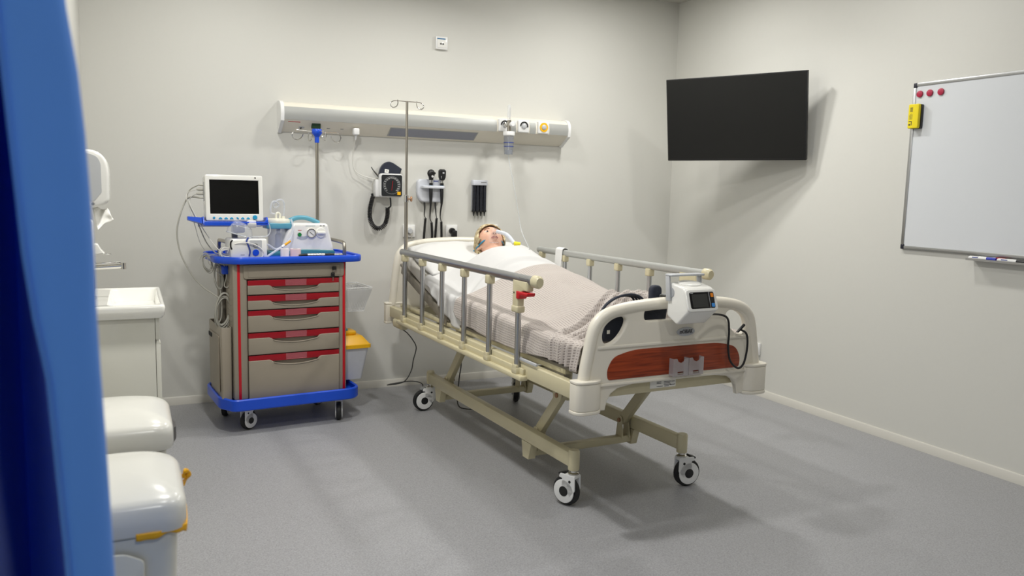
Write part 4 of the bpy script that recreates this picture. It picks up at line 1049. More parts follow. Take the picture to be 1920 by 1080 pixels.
# ---------------------------------------------------------------- specula dispenser
sd_ = thing('specula_dispenser', 'narrow clear wall dispenser filled with black ear specula', 'dispenser', (2.121, 0, 1.265))
MB().box((0, -0.004, 0), (0.104, 0.008, 0.205), 0.003).build('back_plate', LGREY, sd_)
MB().box((0, -0.022, 0.087), (0.106, 0.044, 0.034), 0.005).build('top_cap', mat('pale_grey_plastic', (214, 217, 224), 0.35), sd_)
MB().box((0.022, -0.0445, 0.090), (0.040, 0.001, 0.004), 0).build('maker_print', INKG, sd_)
for k in range(4):
    x = -0.039+0.026*k
    MB().cyl((x, -0.024, -0.100), (x, -0.024, 0.072), 0.0115, None, 18).build('clear_column', SMOKE, sd_)
    s_ = MB(); top_ = (0.028, 0.016, 0.030, 0.030)[k]
    n_sp = int((top_+0.098)/0.009)
    prof = []
    for q in range(n_sp): prof += [(0.0088, -0.096+0.009*q), (0.0098, -0.091+0.009*q)]
    s_.lathe([(0, -0.136), (0.003, -0.136), (0.0055, -0.118), (0.0078, -0.105)]+prof+[(0, prof[-1][1]+0.002)], 18, T(x, -0.024, 0)); s_.build('specula_stack', BLACK, sd_)
    MB().lathe([(0.010, -0.108), (0.0135, -0.106), (0.0135, -0.098), (0.010, -0.096)], 18, T(x, -0.024, 0)).build('column_collar', BLACK, sd_)
# ---------------------------------------------------------------- television
tv = thing('television', 'black flat television on a swivel arm in the corner', 'television', (3.398, -1.021, 1.784))
tyaw, ttilt, tw = 1.096, 0.155, 0.900; thh = tw*0.578
ax_ = Vector((math.cos(tyaw), -math.sin(tyaw), 0)); n0_ = Vector((-math.sin(tyaw), -math.cos(tyaw), 0)); up_ = Vector((0, 0, 1))*math.cos(ttilt)+n0_*math.sin(ttilt)
FT = frame((0, 0, 0), ax_, up_)
tb = MB(); tb.plate(fillet(rect(-tw/2, -thh/2, tw/2, thh/2), 0.004), 0.030, FT @ T(0, 0, -0.030), bevel=0.003)
tb.plate(fillet(rect(-0.30, -0.19, 0.30, 0.12), 0.02), 0.032, FT @ T(0, 0, -0.060), bevel=0.006)
tbo = tb.build('television_case', mat('tv_black', (14, 14, 14), 0.42), tv)
MB().plate(rect(-tw/2+0.009, -thh/2+0.012, tw/2-0.009, thh/2-0.009), 0.0010, FT @ T(0, 0, 0.0)).build('screen', mat('tv_screen', (22, 22, 21), 0.34, var=0.02, spec=0.3), tv)
mp = FT @ Vector((0.02, -0.02, -0.062)); wallp = Vector((XR-3.398-0.02, -0.05, -0.03))
ar = MB(); elbow = Vector((XR-3.398-0.10, 0.05, -0.02))
ar.bar(mp, elbow, 0.05, 0.03, 0.005); ar.bar(elbow, wallp, 0.05, 0.03, 0.005); ar.build('swivel_arm', BLACK, tv)
MB().box((XR-3.398-0.012, -0.05, -0.03), (0.022, 0.11, 0.24), 0.004).build('wall_bracket', BLACK, tv)
MB().plate(rect(-0.11, -0.11, 0.11, 0.11), 0.004, FT @ T(0.02, -0.02, -0.066)).build('mounting_plate', BLACK, tv)
# ---------------------------------------------------------------- whiteboard (right wall)
def WR(y, z, x=0.0): return frame((XR-x, y, z), (0, -1, 0), (0, 0, 1))
wy, wz0, wz1, ww = -2.053, 1.048, 1.908, 1.50
wb = thing('whiteboard', 'large wall whiteboard with aluminium frame and dark corners', 'whiteboard', (XR, wy-ww/2, (wz0+wz1)/2))
M0 = T(-XR, -(wy-ww/2), -(wz0+wz1)/2); zc = (wz0+wz1)/2
MB(M0).plate(rect(-ww/2+0.01, wz0-zc+0.01, ww/2-0.01, wz1-zc-0.01), 0.010, WR(wy-ww/2, zc, 0.002)).build('writing_surface', BOARDM, wb)
hh = (wz1-wz0)/2
fb = MB(M0)
F = WR(wy-ww/2, zc, 0.0)
fb.box((0, hh-0.009, 0.008), (ww-0.036, 0.018, 0.016), 0.003, 2, F).box((0, -hh+0.009, 0.008), (ww-0.036, 0.018, 0.016), 0.003, 2, F)
fb.box((-ww/2+0.009, 0, 0.008), (0.018, 2*hh-0.036, 0.016), 0.003, 2, F).box((ww/2-0.009, 0, 0.008), (0.018, 2*hh-0.036, 0.016), 0.003, 2, F)
fb.build('frame', ALU, wb)
for sx in (-1, 1):
    for sy in (-1, 1): MB(M0).box((sx*(ww/2-0.0105), sy*(hh-0.0125), 0.0085), (0.021, 0.026, 0.018), 0.004, 3, F).build('frame_corner', mat('dark_corner_plastic', (30, 30, 44), 0.4), wb)
ty = -2.457
tr = MB(M0); tr.plate([(0, 0), (0.060, 0), (0.060, 0.010), (0.055, 0.010), (0.055, 0.003), (0.003, 0.003), (0, 0.018)], 0.60, frame((XR-0.001, ty-0.60, wz0-0.024), (-1, 0, 0), (0, 0, 1)))
tr.build('marker_tray', ALU, wb)
mgl = ['round crimson magnet nearest the corner of the whiteboard', 'round crimson magnet, the middle one of three', 'round crimson magnet farthest from the whiteboard corner']
for (y, l) in zip((-2.094, -2.151, -2.213), mgl):
    tag(place(MB().lathe([(0, 0), (0.0165, 0), (0.0175, 0.003), (0.0165, 0.008), (0.012, 0.010), (0, 0.0105)], 28, frame((0, 0, 0), (0, -1, 0), (0, 0, 1))).build('whiteboard_magnet', MAROON), (XR-0.0121, y, 1.850)), l, 'magnet', 'crimson whiteboard magnets')
er = thing('board_eraser', 'yellow whiteboard eraser stuck on the board edge', 'eraser', (XR-0.012, -2.092, 1.735))
FE = frame((0, 0, 0), (0, -1, 0), (0, 0, 1))
MB().plate(fillet(rect(-0.029, -0.062, 0.031, 0.062), 0.008), 0.014, FE @ T(0, 0, 0.004)).build('felt_pad', BLACK, er)
eb = MB().plate(fillet(rect(-0.031, -0.061, 0.029, 0.063), 0.008), 0.020, FE @ T(0, 0, 0.018), bevel=0.004).build('eraser_case', mat('lemon_plastic', (236, 214, 10), 0.45), er)
bc = MB()
for k in range(9): bc.plate(rect(-0.020, 0.024+0.0026*k, -0.004, 0.024+0.0026*k+(0.0012 if k % 3 else 0.0020)), 0.0004, FE @ T(0, 0, 0.0378))
for k in range(5): bc.plate(rect(-0.022+0.004*k, -0.016, -0.0205+0.004*k, 0.008+0.004*(k % 3)), 0.0003, FE @ T(0, 0, 0.0378))
bc.plate([(-0.010, -0.024), (-0.006, -0.024), (-0.006, -0.046), (-0.010, -0.046)], 0.0004, FE @ T(0, 0, 0.0378)); bc.plate(rect(-0.024, -0.028, -0.006, -0.024), 0.0004, FE @ T(0, 0, 0.0378)); bc.plate(circle(-0.019, -0.042, 0.005, 14), 0.0004, FE @ T(0, 0, 0.0378))
bc.build('eraser_print', INK, eb)
def marker(y0, x, z, caps, label):
    t = thing('marker_pen', label, 'marker', (XR-x, y0, z))
    MB().cyl((0, 0, 0), (0, -0.085, 0), 0.0088, None, 18).build('barrel', WHITE, t)
    MB().cyl((0, -0.085, 0), (0, -0.130, 0), 0.0095, 0.0088, 18).build('cap', caps, t)
    MB().cyl((0, 0.006, 0), (0, 0.0, 0), 0.006, 0.0088, 18).build('end_plug', WHITE, t)
    MB().box((-0.0085, -0.03, 0.003), (0.001, 0.03, 0.004), 0).build('pen_print', INKB, t)
    return t
marker(-2.470, 0.046, wz0-0.0115, mat('blue_cap', (22, 44, 168), 0.4), 'whiteboard marker with a blue cap lying on the tray')
marker(-2.500, 0.025, wz0-0.0115, mat('red_cap', (196, 26, 34), 0.4), 'whiteboard marker with a red cap lying behind the blue one')
marker(-2.612, 0.046, wz0-0.0115, mat('black_cap', (24, 24, 26), 0.4), 'white whiteboard marker farthest along the tray, its cap out of view')
# ---------------------------------------------------------------- medical cart (local: u along the front, v to the back, z up)
CART_LOC = (0.493, -0.70, 0); CART_RZ = R(5.2)
CM = T(*CART_LOC) @ Matrix.Rotation(CART_RZ, 4, 'Z'); CMi = CM.inverted()
ct = thing('medical_cart', 'medical supply cart with taupe drawers, red bands and royal blue trays', 'cart', CART_LOC, CART_RZ)
CF = lambda u, v, z: frame((u, v, z), (1, 0, 0), (0, 0, 1))              # front plane frame, z toward the viewer
VD = 0.42
b = MB()
b.box((0.272, VD/2+0.012, 0.538), (0.604, VD-0.02, 0.720), 0.006)
bo = b.build('cabinet_body', TAUPE, ct)
for u0, u1 in ((-0.030, 0.042), (0.533, 0.574)):
    MB().box(((u0+u1)/2, 0.010, 0.538), (u1-u0, 0.022, 0.722), 0.008, 3).build('corner_post', TAUPE, bo)
for u in (-0.001, 0.5595): MB().box((u, 0.000, 0.538), (0.014, 0.006, 0.720), 0.001).build('red_strip', RED, bo)
# locking panel
fp = MB().plate(fillet(rect(0.023, 0.815, 0.560, 0.890), [0.016, 0.016, 0.004, 0.004]), 0.016, CF(0, 0.008, 0), bevel=0.004).build('lock_panel', TAUPE, ct)
MB().plate(fillet(rect(0.045, 0.824, 0.540, 0.881), 0.006), 0.003, CF(0, -0.0075, 0), [fillet(rect(0.048, 0.827, 0.537, 0.878), 0.005)], bevel=0.001).build('panel_rim', TAUPE, fp)
MB().lathe([(0, 0), (0.010, 0), (0.010, 0.008), (0, 0.008)], 20, CF(0.500, -0.008, 0.862)).build('lock_cylinder', BLACK, fp)
kk = MB(); kk.plate(fillet(rect(0.488, 0.853, 0.512, 0.872), 0.004), 0.005, CF(0, -0.018, 0), bevel=0.001)
kk.build('key_head', BLACK, fp)
MB().plate(fillet(rect(0.482, 0.814, 0.503, 0.840), 0.008), 0.005, CF(0, -0.016, 0), [circle(0.493, 0.834, 0.002, 10)], bevel=0.0015).build('spare_key', BLACK, fp)
MB().tube([(0.500, -0.021, 0.853), (0.496, -0.024, 0.846), (0.493, -0.020, 0.838)], 0.0012, 6).build('key_ring', STEEL, fp)
MB().box((0.493, -0.0185, 0.803), (0.004, 0.002, 0.022), 0).build('key_blade', STEEL, fp)
# drawers
edges = [0.811, 0.731, 0.651, 0.532, 0.412, 0.178]
for z1, z0 in zip(edges, edges[1:]):
    zt = z1-0.004; zb = z0+0.002
    d = MB()
    hb = zt-0.026                                                        # lower edge of the red band
    n = 14
    scoop = [(0.178+0.230*k/n, hb-0.010-0.0215*math.sin(PI*(0.12+0.76*k/n))**1.0) for k in range(n+1)]
    front = [(0.043, zb), (0.530, zb), (0.530, hb), (0.430, hb), (0.418, hb-0.004)]+[(x, z) for x, z in scoop[::-1]]+[(0.160, hb-0.004), (0.150, hb), (0.043, hb)]
    d.plate(front, 0.020, CF(0, 0.010, 0), bevel=0.003)
    do = d.build('drawer', TAUPE, ct)
    rb = MB()
    band = [(0.044, hb-0.001), (0.150, hb-0.001), (0.166, hb-0.0085), (0.412, hb-0.0085), (0.428, hb-0.001), (0.530, hb-0.001), (0.530, zt), (0.044, zt)]
    rb.plate(band, 0.014, CF(0, 0.008, 0), bevel=0.001); r_ = rb.build('red_band', BANDRED, do); r_['label'] = 'dark red band along the drawer top'
    # recessed grip
    g = MB(); g.plate([(0.166, hb-0.036)]+[(0.412, hb-0.036), (0.412, hb-0.008), (0.166, hb-0.008)], 0.003, CF(0, 0.012, 0)); g.build('grip_recess', mat('taupe_recess', (150, 142, 128), 0.5), do)
    lip = [Vector((x, -0.0105, z-0.001)) for x, z in smooth([(0.172, hb-0.014, 0)]+[(x, z, 0) for x, z in scoop]+[(0.414, hb-0.014, 0)], 1) and [(p.x, p.y) for p in [Vector((0.172, hb-0.012, 0))]+[Vector((x, z, 0)) for x, z in scoop]+[Vector((0.414, hb-0.012, 0))]]]
    MB().sweep(lip, 0.003, 8).build('grip_lip', TAUPE, do)
    lh = MB(); lh.plate(rect(0.238, hb-0.004, 0.349, zt+0.001), 0.0022, CF(0, -0.0062, 0))
    lho = lh.build('label_holder', mat('clear_label_holder', (206, 120, 130), 0.35, alpha=0.34), do)
    MB().sweep([Vector((x, -0.0085, z)) for x, z in ((0.238, zt+0.001), (0.238, hb-0.004), (0.349, hb-0.004), (0.349, zt+0.001))], 0.0008, 6).build('holder_edge', mat('clear_edge', (196, 120, 126), 0.3), do)
# trays
def tray(name, out, z0, z1, wall, floor_z):
    t = MB(); inn = []
    P = fillet(out, [0.03]*len(out), 6)
    cx = sum(p.x for p in P)/len(P); cy = sum(p.y for p in P)/len(P)
    N = len(P)
    for i in range(N):
        tg = (P[(i+1) % N]-P[i-1]).normalized(); nn = Vector((-tg.y, tg.x))
        if nn.dot(Vector((cx, cy))-P[i]) < 0: nn = -nn
        inn.append(P[i]+nn*wall)
    I3 = Matrix.Identity(4)
    ro = [[Vector((p.x, p.y, z)) for p in q] for q, z in ((inn, floor_z), (inn, z1-0.004), ([a.lerp(b, 0.35) for a, b in zip(inn, P)], z1), ([a.lerp(b, 0.7) for a, b in zip(inn, P)], z1), (P, z1-0.006), (P, z0+0.006), ([a.lerp(b, 0.7) for a, b in zip(inn, P)], z0))]
    t.loft(ro, cap=False)
    t.plate([(p.x, p.y) for p in inn], 0.006, T(0, 0, floor_z-0.006))
    t.plate([(p.x, p.y) for p in inn], 0.004, T(0, 0, z0))
    return t.build(name, BLUE, ct)
top_out = [(-0.015, -0.045), (0.625, -0.045), (0.665, 0.00), (0.665, 0.40), (0.625, 0.445), (-0.060, 0.445), (-0.108, 0.400), (-0.108, 0.060)]
tray('top_tray', top_out, 0.896, 0.932, 0.014, 0.920)
base_out = [(-0.045, -0.050), (0.600, -0.050), (0.648, 0.00), (0.648, 0.40), (0.605, 0.440), (-0.060, 0.440), (-0.100, 0.400), (-0.100, 0.060)]
tray('base_tray', base_out, 0.128, 0.190, 0.016, 0.162)
for (u, v), n, off in [((0.033, 0.045), (0.54, -0.84), -0.020), ((0.545, 0.045), (0.97, -0.23), 0.022), ((0.00, 0.385), (0.9, -0.3), 0.02), ((0.545, 0.385), (0.3, -0.9), 0.02)]:
    d = CMi.to_3x3() @ Vector((n[0], n[1], 0)); caster(ct, (u, v, 0), (d.x, d.y), 0.050, 0.118, off, 0.032, v < 0.2 and u < 0.2)
for u, s in ((0.598, 1), (-0.020, -1)):
    h = MB(); h.sweep(smooth([(u, 0.10, 0.915), (u, 0.10, 0.965), (u, 0.115, 0.988), (u-0.006*s, 0.15, 0.995)], 6)+smooth([(u-0.006*s, 0.16, 0.995), (u, 0.36, 0.995), (u, 0.385, 0.985), (u, 0.395, 0.955), (u, 0.395, 0.915)], 6), 0.0105, 14)
    h.build('push_handle', STEEL, ct)
# blue bracket on the side and vent ribs
MB().box((-0.046, 0.12, 0.855), (0.030, 0.05, 0.045), 0.006).build('side_bracket', BLUE, ct)
MB().box((-0.040, 0.23, 0.62), (0.016, 0.10, 0.50), 0.004).build('side_channel', mat('dark_taupe', (92, 86, 76), 0.5), ct)
vr = MB()
for k in range(9): vr.box((-0.0315, 0.085, 0.565+0.028*k), (0.003, 0.09, 0.004), 0.001)
vr.build('vent_slats', TAUPE, ct)
# infusion pole clamped to the back of the cart
ip = MB(); ip.cyl((0.547, 0.435, 0.30), (0.547, 0.435, 1.575), 0.0095, None, 18)
ipo = ip.build('infusion_pole', STEEL, ct)
MB().box((0.547, 0.425, 0.862), (0.05, 0.05, 0.05), 0.006).build('pole_clamp', BLUE, ipo)
MB().lathe([(0, 1.555), (0.013, 1.555), (0.013, 1.588), (0.026, 1.604), (0.030, 1.612), (0.030, 1.628), (0.026, 1.634), (0, 1.634)], 24, T(0.547, 0.435, 0)).build('pole_hub', BLUE, ipo)
for a in (R(10), R(100), R(190), R(280)):
    dx, dy = math.cos(a), math.sin(a)
    if abs(dy) > 0.9: dy *= 0.55
    Lh = 0.155
    pth = [(0.02*dx, 0.02*dy, 0), (0.09*dx, 0.09*dy, 0.002), (Lh*dx*0.86, Lh*dy*0.86, 0.002), (Lh*dx, Lh*dy, -0.022), (Lh*dx*0.94, Lh*dy*0.94, -0.047), (Lh*dx*0.76, Lh*dy*0.76, -0.051), (Lh*dx*0.62, Lh*dy*0.62, -0.036), (Lh*dx*0.57, Lh*dy*0.57, -0.018)]
    MB(T(0.547, 0.435, 1.618)).tube(pth, 0.0028, 8).build('pole_hook', CHROME, ipo)
# monitor shelf on its post
sp = MB(); sp.cyl((0.045, 0.30, 0.905), (0.045, 0.30, 1.060), 0.016, None, 18); 
spo = sp.build('shelf_post', GREYP, ct)
SH = T(0.010, 0.14, 1.103) @ Matrix.Rotation(R(-3), 4, 'Z') @ Matrix.Rotation(R(-5), 4, 'X')
s_ = MB(SH)
s_.plate(fillet([(-0.160, -0.095), (0.160, -0.095), (0.160, 0.155), (-0.160, 0.155)], 0.02), 0.008, T(0, 0, -0.018), bevel=0.002)
s_.plate(fillet([(-0.158, -0.022), (-0.02, -0.022), (0.0, -0.010), (0.158, -0.010), (0.158, 0.010), (0.145, 0.010), (0.14, -0.001), (-0.14, 0.000), (-0.158, 0.0)], 0.003), 0.010, frame((0, -0.088, 0), (1, 0, 0), (0, 0, 1)), bevel=0.003)
for s in (-1, 1): s_.plate(fillet([(-0.095, -0.018), (0.155, -0.018), (0.155, 0.026), (-0.06, 0.026)], 0.006), 0.008, frame((s*0.158-0.004, 0, 0), (0, 1, 0), (0, 0, 1)), bevel=0.002)
s_.loft([[Vector((-0.165, -0.09, -0.010)), Vector((-0.165, 0.03, -0.010)), Vector((-0.165, 0.03, 0.022)), Vector((-0.165, -0.05, 0.022))], [Vector((-0.225, 0.00, 0.012)), Vector((-0.225, 0.05, 0.012)), Vector((-0.225, 0.05, 0.030)), Vector((-0.225, 0.01, 0.030))]])
s_.box((0.035, 0.10, -0.035), (0.06, 0.09, 0.036), 0.008)
s_.build('monitor_shelf', BLUE, spo)
# ---------------------------------------------------------------- patient monitor on the shelf
FRONT = SH @ T(-0.004, -0.070, 0.0)
pm = thing('patient_monitor', 'white patient monitor with dark screen and teal buttons on the cart shelf', 'monitor', (0, 0, 0))
pm.matrix_world = CM @ FRONT
MBc = MB
cs_ = MB(); cs_.box((0, 0.052, 0.122), (0.284, 0.096, 0.238), 0.014, 3)
cs_.box((0, 0.112, 0.118), (0.250, 0.050, 0.205), 0.016, 3)
co_ = cs_.build('monitor_case', GLOSSW, pm)
FM = lambda y=0.0: frame((0, y, 0), (1, 0, 0), (0, 0, 1))
MB().plate(fillet(rect(-0.142, 0.004, 0.142, 0.240), 0.010), 0.012, FM(0.006), [rect(-0.121, 0.040, 0.121, 0.214)], bevel=0.004).build('front_bezel', GLOSSW, pm)
MB().plate(rect(-0.122, 0.039, 0.122, 0.215), 0.002, FM(0.003)).build('screen', SCREEN, pm)
MB().lathe([(0, 0), (0.004, 0), (0.004, 0.0006), (0, 0.0006)], 16, frame((0.105, -0.0063, 0.228), (1, 0, 0), (0, 0, 1))).build('sensor_dot', BLACK, pm)
bts = [(-0.104, 'c'), (-0.073, 'd'), (-0.045, 'd'), (-0.018, 'd'), (0.012, 'q'), (0.037, 'd'), (0.064, 'd')]
for x, k in bts:
    o = circle(x, 0.0195, 0.0062, 16) if k == 'c' else [(x-0.009, 0.013), (x+0.009, 0.013), (x+0.008, 0.017), (x+0.003, 0.0225), (x-0.003, 0.0225), (x-0.008, 0.017)] if k == 'd' else [(x-0.007, 0.0225), (x+0.001, 0.0225), (x+0.007, 0.014), (x-0.003, 0.014)]
    MB().plate(o, 0.0035, FM(-0.006), bevel=0.001).build('button', CYAN, pm)
MB().lathe([(0, 0), (0.0115, 0), (0.0115, 0.010), (0.009, 0.013), (0, 0.013)], 24, frame((0.098, -0.006, 0.0220), (1, 0, 0), (0, 0, 1))).build('rotary_knob', CYAN, pm)
LS = lambda y, z: frame((-0.142, y, z), (0, -1, 0), (0, 0, 1))             # left side, z outwards
for y, z, r, L in [(0.055, 0.190, 0.006, 0.024), (0.060, 0.168, 0.0078, 0.034), (0.060, 0.146, 0.0078, 0.036), (0.055, 0.124, 0.0045, 0.020)]:
    MB().lathe([(0, -0.004), (r, -0.004), (r, L*0.7), (r*0.55, L), (0, L)], 16, LS(y, z)).build('cable_connector', CABLEG, pm)
MB().box((-0.1425, 0.055, 0.157), (0.003, 0.030, 0.095), 0.001).build('connector_panel', LGREY, pm)
MX = FRONT
def mon(x, y, z): return MX @ Vector((x, y, z))
# cables: each is a thing of its own, local to the cart
def cable(name, pts, r, m, label, cat='cable', grp=None, sm=7, n=8):
    o = MB().tube(pts, r, n, sm).build(name, m); o.location = CART_LOC; o.rotation_euler = (0, 0, CART_RZ); return tag(o, label, cat, grp)
cable('monitor_cable', [mon(-0.160, 0.055, 0.124), (-0.205, 0.215, 1.222), (-0.250, 0.20, 1.12), (-0.262, 0.20, 1.03), (-0.245, 0.19, 0.93), (-0.200, 0.17, 0.83), (-0.150, 0.15, 0.765), (-0.095, 0.12, 0.722), (-0.070, 0.11, 0.700)], 0.0042, CABLEG, 'thick grey cable bowing out in a wide arc beside the monitor')
cable('monitor_cable', [mon(-0.165, 0.055, 0.190), (-0.190, 0.21, 1.270), (-0.208, 0.21, 1.235), (-0.205, 0.20, 1.20), (-0.170, 0.19, 1.12), (-0.125, 0.18, 1.00), (-0.085, 0.16, 0.945), (-0.060, 0.14, 0.938)], 0.0030, CABLEG, 'grey cable from the top monitor connector down onto the tray')
cable('monitor_cable', [mon(-0.175, 0.060, 0.168), (-0.205, 0.20, 1.252), (-0.212, 0.19, 1.215), (-0.180, 0.19, 1.10), (-0.155, 0.19, 1.00), (-0.132, 0.185, 0.955)], 0.0020, CABLEW, 'thin white cable from the second monitor connector to the hanging coil')
cable('monitor_cable', [mon(-0.178, 0.060, 0.146), (-0.195, 0.20, 1.222), (-0.192, 0.19, 1.18), (-0.150, 0.15, 1.08), (-0.100, 0.10, 0.99), (-0.060, 0.07, 0.945), (-0.03, 0.06, 0.938), (0.02, 0.02, 0.936)], 0.0026, CABLEW, 'white cable from the third monitor connector slanting to the tray corner')
def coilring(name, c, ru, rz, turns, r, m, label, tilt=0.0, depth=0.02, tail=None):
    random.seed(hash(label) % 1000 if False else len(label)); pts = []
    for k in range(turns*14+1):
        a = 2*PI*k/14; q = k/(turns*14); w = 1+0.10*math.sin(q*17)+0.08*math.sin(q*31)
        x = ru*w*math.cos(a); z = rz*w*math.sin(a)+0.006*math.sin(q*23)
        x, z = x*math.cos(tilt)-z*math.sin(tilt), x*math.sin(tilt)+z*math.cos(tilt)
        pts.append((c[0]+x, c[1]+depth*(q-0.5)+0.004*math.sin(a*1.3), c[2]+z))
    if tail: pts = list(tail)+pts
    o = MB().tube(pts, r, 6, 2).build(name, m); o.location = CART_LOC; o.rotation_euler = (0, 0, CART_RZ); return tag(o, label, 'cable')
coilring('cable_coil', (-0.122, 0.17, 0.888), 0.021, 0.042, 6, 0.0020, CABLEG, 'small oval coil of thin cable hanging off the tray edge', 0.25, tail=[(-0.160, 0.17, 0.905), (-0.150, 0.17, 0.930), (-0.125, 0.17, 0.938)])
coilring('cable_coil', (-0.072, 0.145, 0.815), 0.020, 0.062, 7, 0.0022, CABLEG, 'bundle of grey leads hanging under the tray corner', 0.1, 0.03, tail=[(-0.095, 0.10, 0.937), (-0.122, 0.12, 0.930), (-0.122, 0.125, 0.890)])
coilring('cable_coil', (-0.058, 0.115, 0.635), 0.036, 0.082, 6, 0.0034, CABLEG, 'large coil of grey cable standing in the side bin', -0.12, 0.035)
cable('hanging_lead', [(-0.055, 0.10, 0.893), (-0.040, 0.10, 0.83), (-0.052, 0.10, 0.775), (-0.035, 0.10, 0.765), (-0.022, 0.10, 0.80), (-0.034, 0.10, 0.86), (-0.048, 0.10, 0.893)], 0.0028, CABLEG, 'short loop of grey lead hanging beside the blue side bracket')
cable('hanging_lead', [(-0.072, 0.14, 0.890), (-0.066, 0.14, 0.76), (-0.060, 0.135, 0.66), (-0.066, 0.13, 0.60), (-0.080, 0.12, 0.575)], 0.0030, CABLEG, 'straight grey lead running down into the side bin')
coilring('cable_coil', (-0.048, 0.055, 0.945), 0.030, 0.024, 5, 0.0030, CABLEW, 'white cable coil lying on the tray by the front handle', 0.0, 0.05)
# side bin standing in the base tray
sb_ = thing('side_bin', 'taupe side bin with flap standing in the blue base tray of the cart', 'bin', CART_LOC, CART_RZ)
sbm = MB()
P0 = [(-0.086, 0.025), (-0.036, 0.025), (-0.036, 0.345), (-0.086, 0.345)]; P1 = [(-0.090, 0.020), (-0.034, 0.020), (-0.034, 0.350), (-0.090, 0.350)]
def rg(P, z, g=0.0): return [Vector((x+(g if x < -0.06 else -g), y+(g if y < 0.2 else -g), z)) for x, y in [(p.x, p.y) for p in fillet(P, 0.012, 4)]]
sbm.loft([rg(P0, 0.170), rg(P1, 0.560), rg(P1, 0.564, 0.002), rg(P1, 0.562, 0.005), rg(P0, 0.180, 0.006)])
sbo = sbm.build('bin_body', TAUPE, sb_)
MB().plate(fillet(rect(0.060, 0.215, 0.318, 0.515), 0.008), 0.004, frame((-0.0905, 0, 0), (0, -1, 0), (0, 0, 1)) @ T(-0.378, 0, 0), bevel=0.0015).build('bin_flap', TAUPE, sb_)
MB().plate(fillet(rect(-0.325, 0.480, -0.235, 0.503), 0.011), 0.002, frame((-0.0945, 0, 0), (0, -1, 0), (0, 0, 1))).build('grip_slot', DARK, sb_)
# wire basket and yellow lidded bin on the far side
wk = thing('mesh_basket', 'white mesh basket hanging on the far side of the cart', 'basket', CART_LOC, CART_RZ)
def bskt(t):                                                             # t 0 bottom, 1 top
    u1 = 0.712+0.040*t; return [(0.583, 0.10-0.03*t), (u1, 0.10-0.03*t), (u1, 0.30+0.03*t), (0.583, 0.30+0.03*t)]
ZB, ZT = 0.598, 0.735
wm = MB()
for k in range(15):
    t = k/14; z = ZB+(ZT-ZB)*t
    q = bskt(t); wm.sweep([Vector((x, y, z)) for x, y in q], 0.0011 if 0 < k < 14 else 0.003, 6, closed=True)
for a, b in ((0, 1), (1, 2), (2, 3), (3, 0)):
    n = 14
    for k in range(n+1):
        f = k/n; p0 = bskt(0); p1 = bskt(1)
        A = Vector((p0[a][0]+(p0[b][0]-p0[a][0])*f, p0[a][1]+(p0[b][1]-p0[a][1])*f, ZB)); B = Vector((p1[a][0]+(p1[b][0]-p1[a][0])*f, p1[a][1]+(p1[b][1]-p1[a][1])*f, ZT))
        wm.sweep([A, B], 0.0011, 6)
wmo = wm.build('wire_frame', WHITE, wk)
wb2 = MB()
q0, q1 = bskt(0), bskt(1)
wb2.loft([[Vector((x*0.999+0.001, y, ZB)) for x, y in q0], [Vector((x, y, ZT-0.01)) for x, y in q1]], cap=False)
wb2.plate(q0, 0.002, T(0, 0, ZB-0.001)); wb2.build('basket_panel', mat('perforated_white', (226, 226, 224), 0.5, alpha=0.62), wk)
yb = thing('sharps_bin', 'pale grey bin with yellow lid hanging on the far side of the cart', 'bin', CART_LOC, CART_RZ)
ym = MB()
def yr(u1, y0, y1, z, r=0.02): return [Vector((p.x, p.y, z)) for p in fillet([(0.580, y0), (u1, y0), (u1, y1), (0.580, y1)], r, 4)]
ym.loft([yr(0.708, 0.11, 0.29, 0.200), yr(0.741, 0.085, 0.315, 0.385)]); ym.build('bin_body', mat('pale_grey_bin', (206, 208, 214), 0.35), yb)
yl = MB(); yl.loft([yr(0.752, 0.075, 0.325, 0.385), yr(0.752, 0.075, 0.325, 0.405), yr(0.746, 0.082, 0.318, 0.408), yr(0.712, 0.11, 0.29, 0.450), yr(0.700, 0.115, 0.285, 0.455)]); ylo = yl.build('yellow_lid', YEL, yb)
MB().box((0.640, 0.19, 0.466), (0.085, 0.11, 0.026), 0.010, 3).build('lid_hatch', YEL, ylo)
MB().box((0.620, 0.17, 0.485), (0.030, 0.05, 0.014), 0.005, 3).build('teal_cap', TEAL, ylo)
# ---------------------------------------------------------------- nebuliser on the tray
nb = thing('nebuliser', 'white box nebuliser with a round blue button on the cart tray', 'nebuliser', CART_LOC, CART_RZ)
MB().box((0.058, 0.085, 0.972), (0.184, 0.150, 0.102), 0.010, 3).build('case', GLOSSW, nb)
MB().plate(fillet(rect(0.060, 0.926, 0.122, 1.016), 0.006), 0.003, CF(0, 0.012, 0)).build('front_recess', LGREY, nb)
MB().lathe([(0, 0), (0.0165, 0), (0.0165, 0.004), (0.014, 0.006), (0, 0.006)], 28, CF(0.090, 0.009, 0.952)).build('blue_button', BLUE, nb)
MB().lathe([(0.010, 0), (0.012, 0.001), (0.012, 0.003), (0.010, 0.004)], 24, CF(0.090, 0.009, 0.988), cap=False).build('air_port', GREYP, nb)
MB().plate(rect(0.014, 0.939, 0.034, 0.9415), 0.0006, CF(0, 0.0102, 0)).build('maker_print', INK, nb)
MB().sweep(smooth([(-0.024, 0.012, 1.018), (-0.0335, 0.012, 1.005), (-0.034, 0.012, 0.985), (-0.028, 0.012, 0.97)], 5), 0.004, 8).build('filter_tab', BLACK, nb)
nm = thing('nebuliser_mask', 'clear plastic nebuliser mask lying on the white nebuliser', 'mask', CART_LOC, CART_RZ)
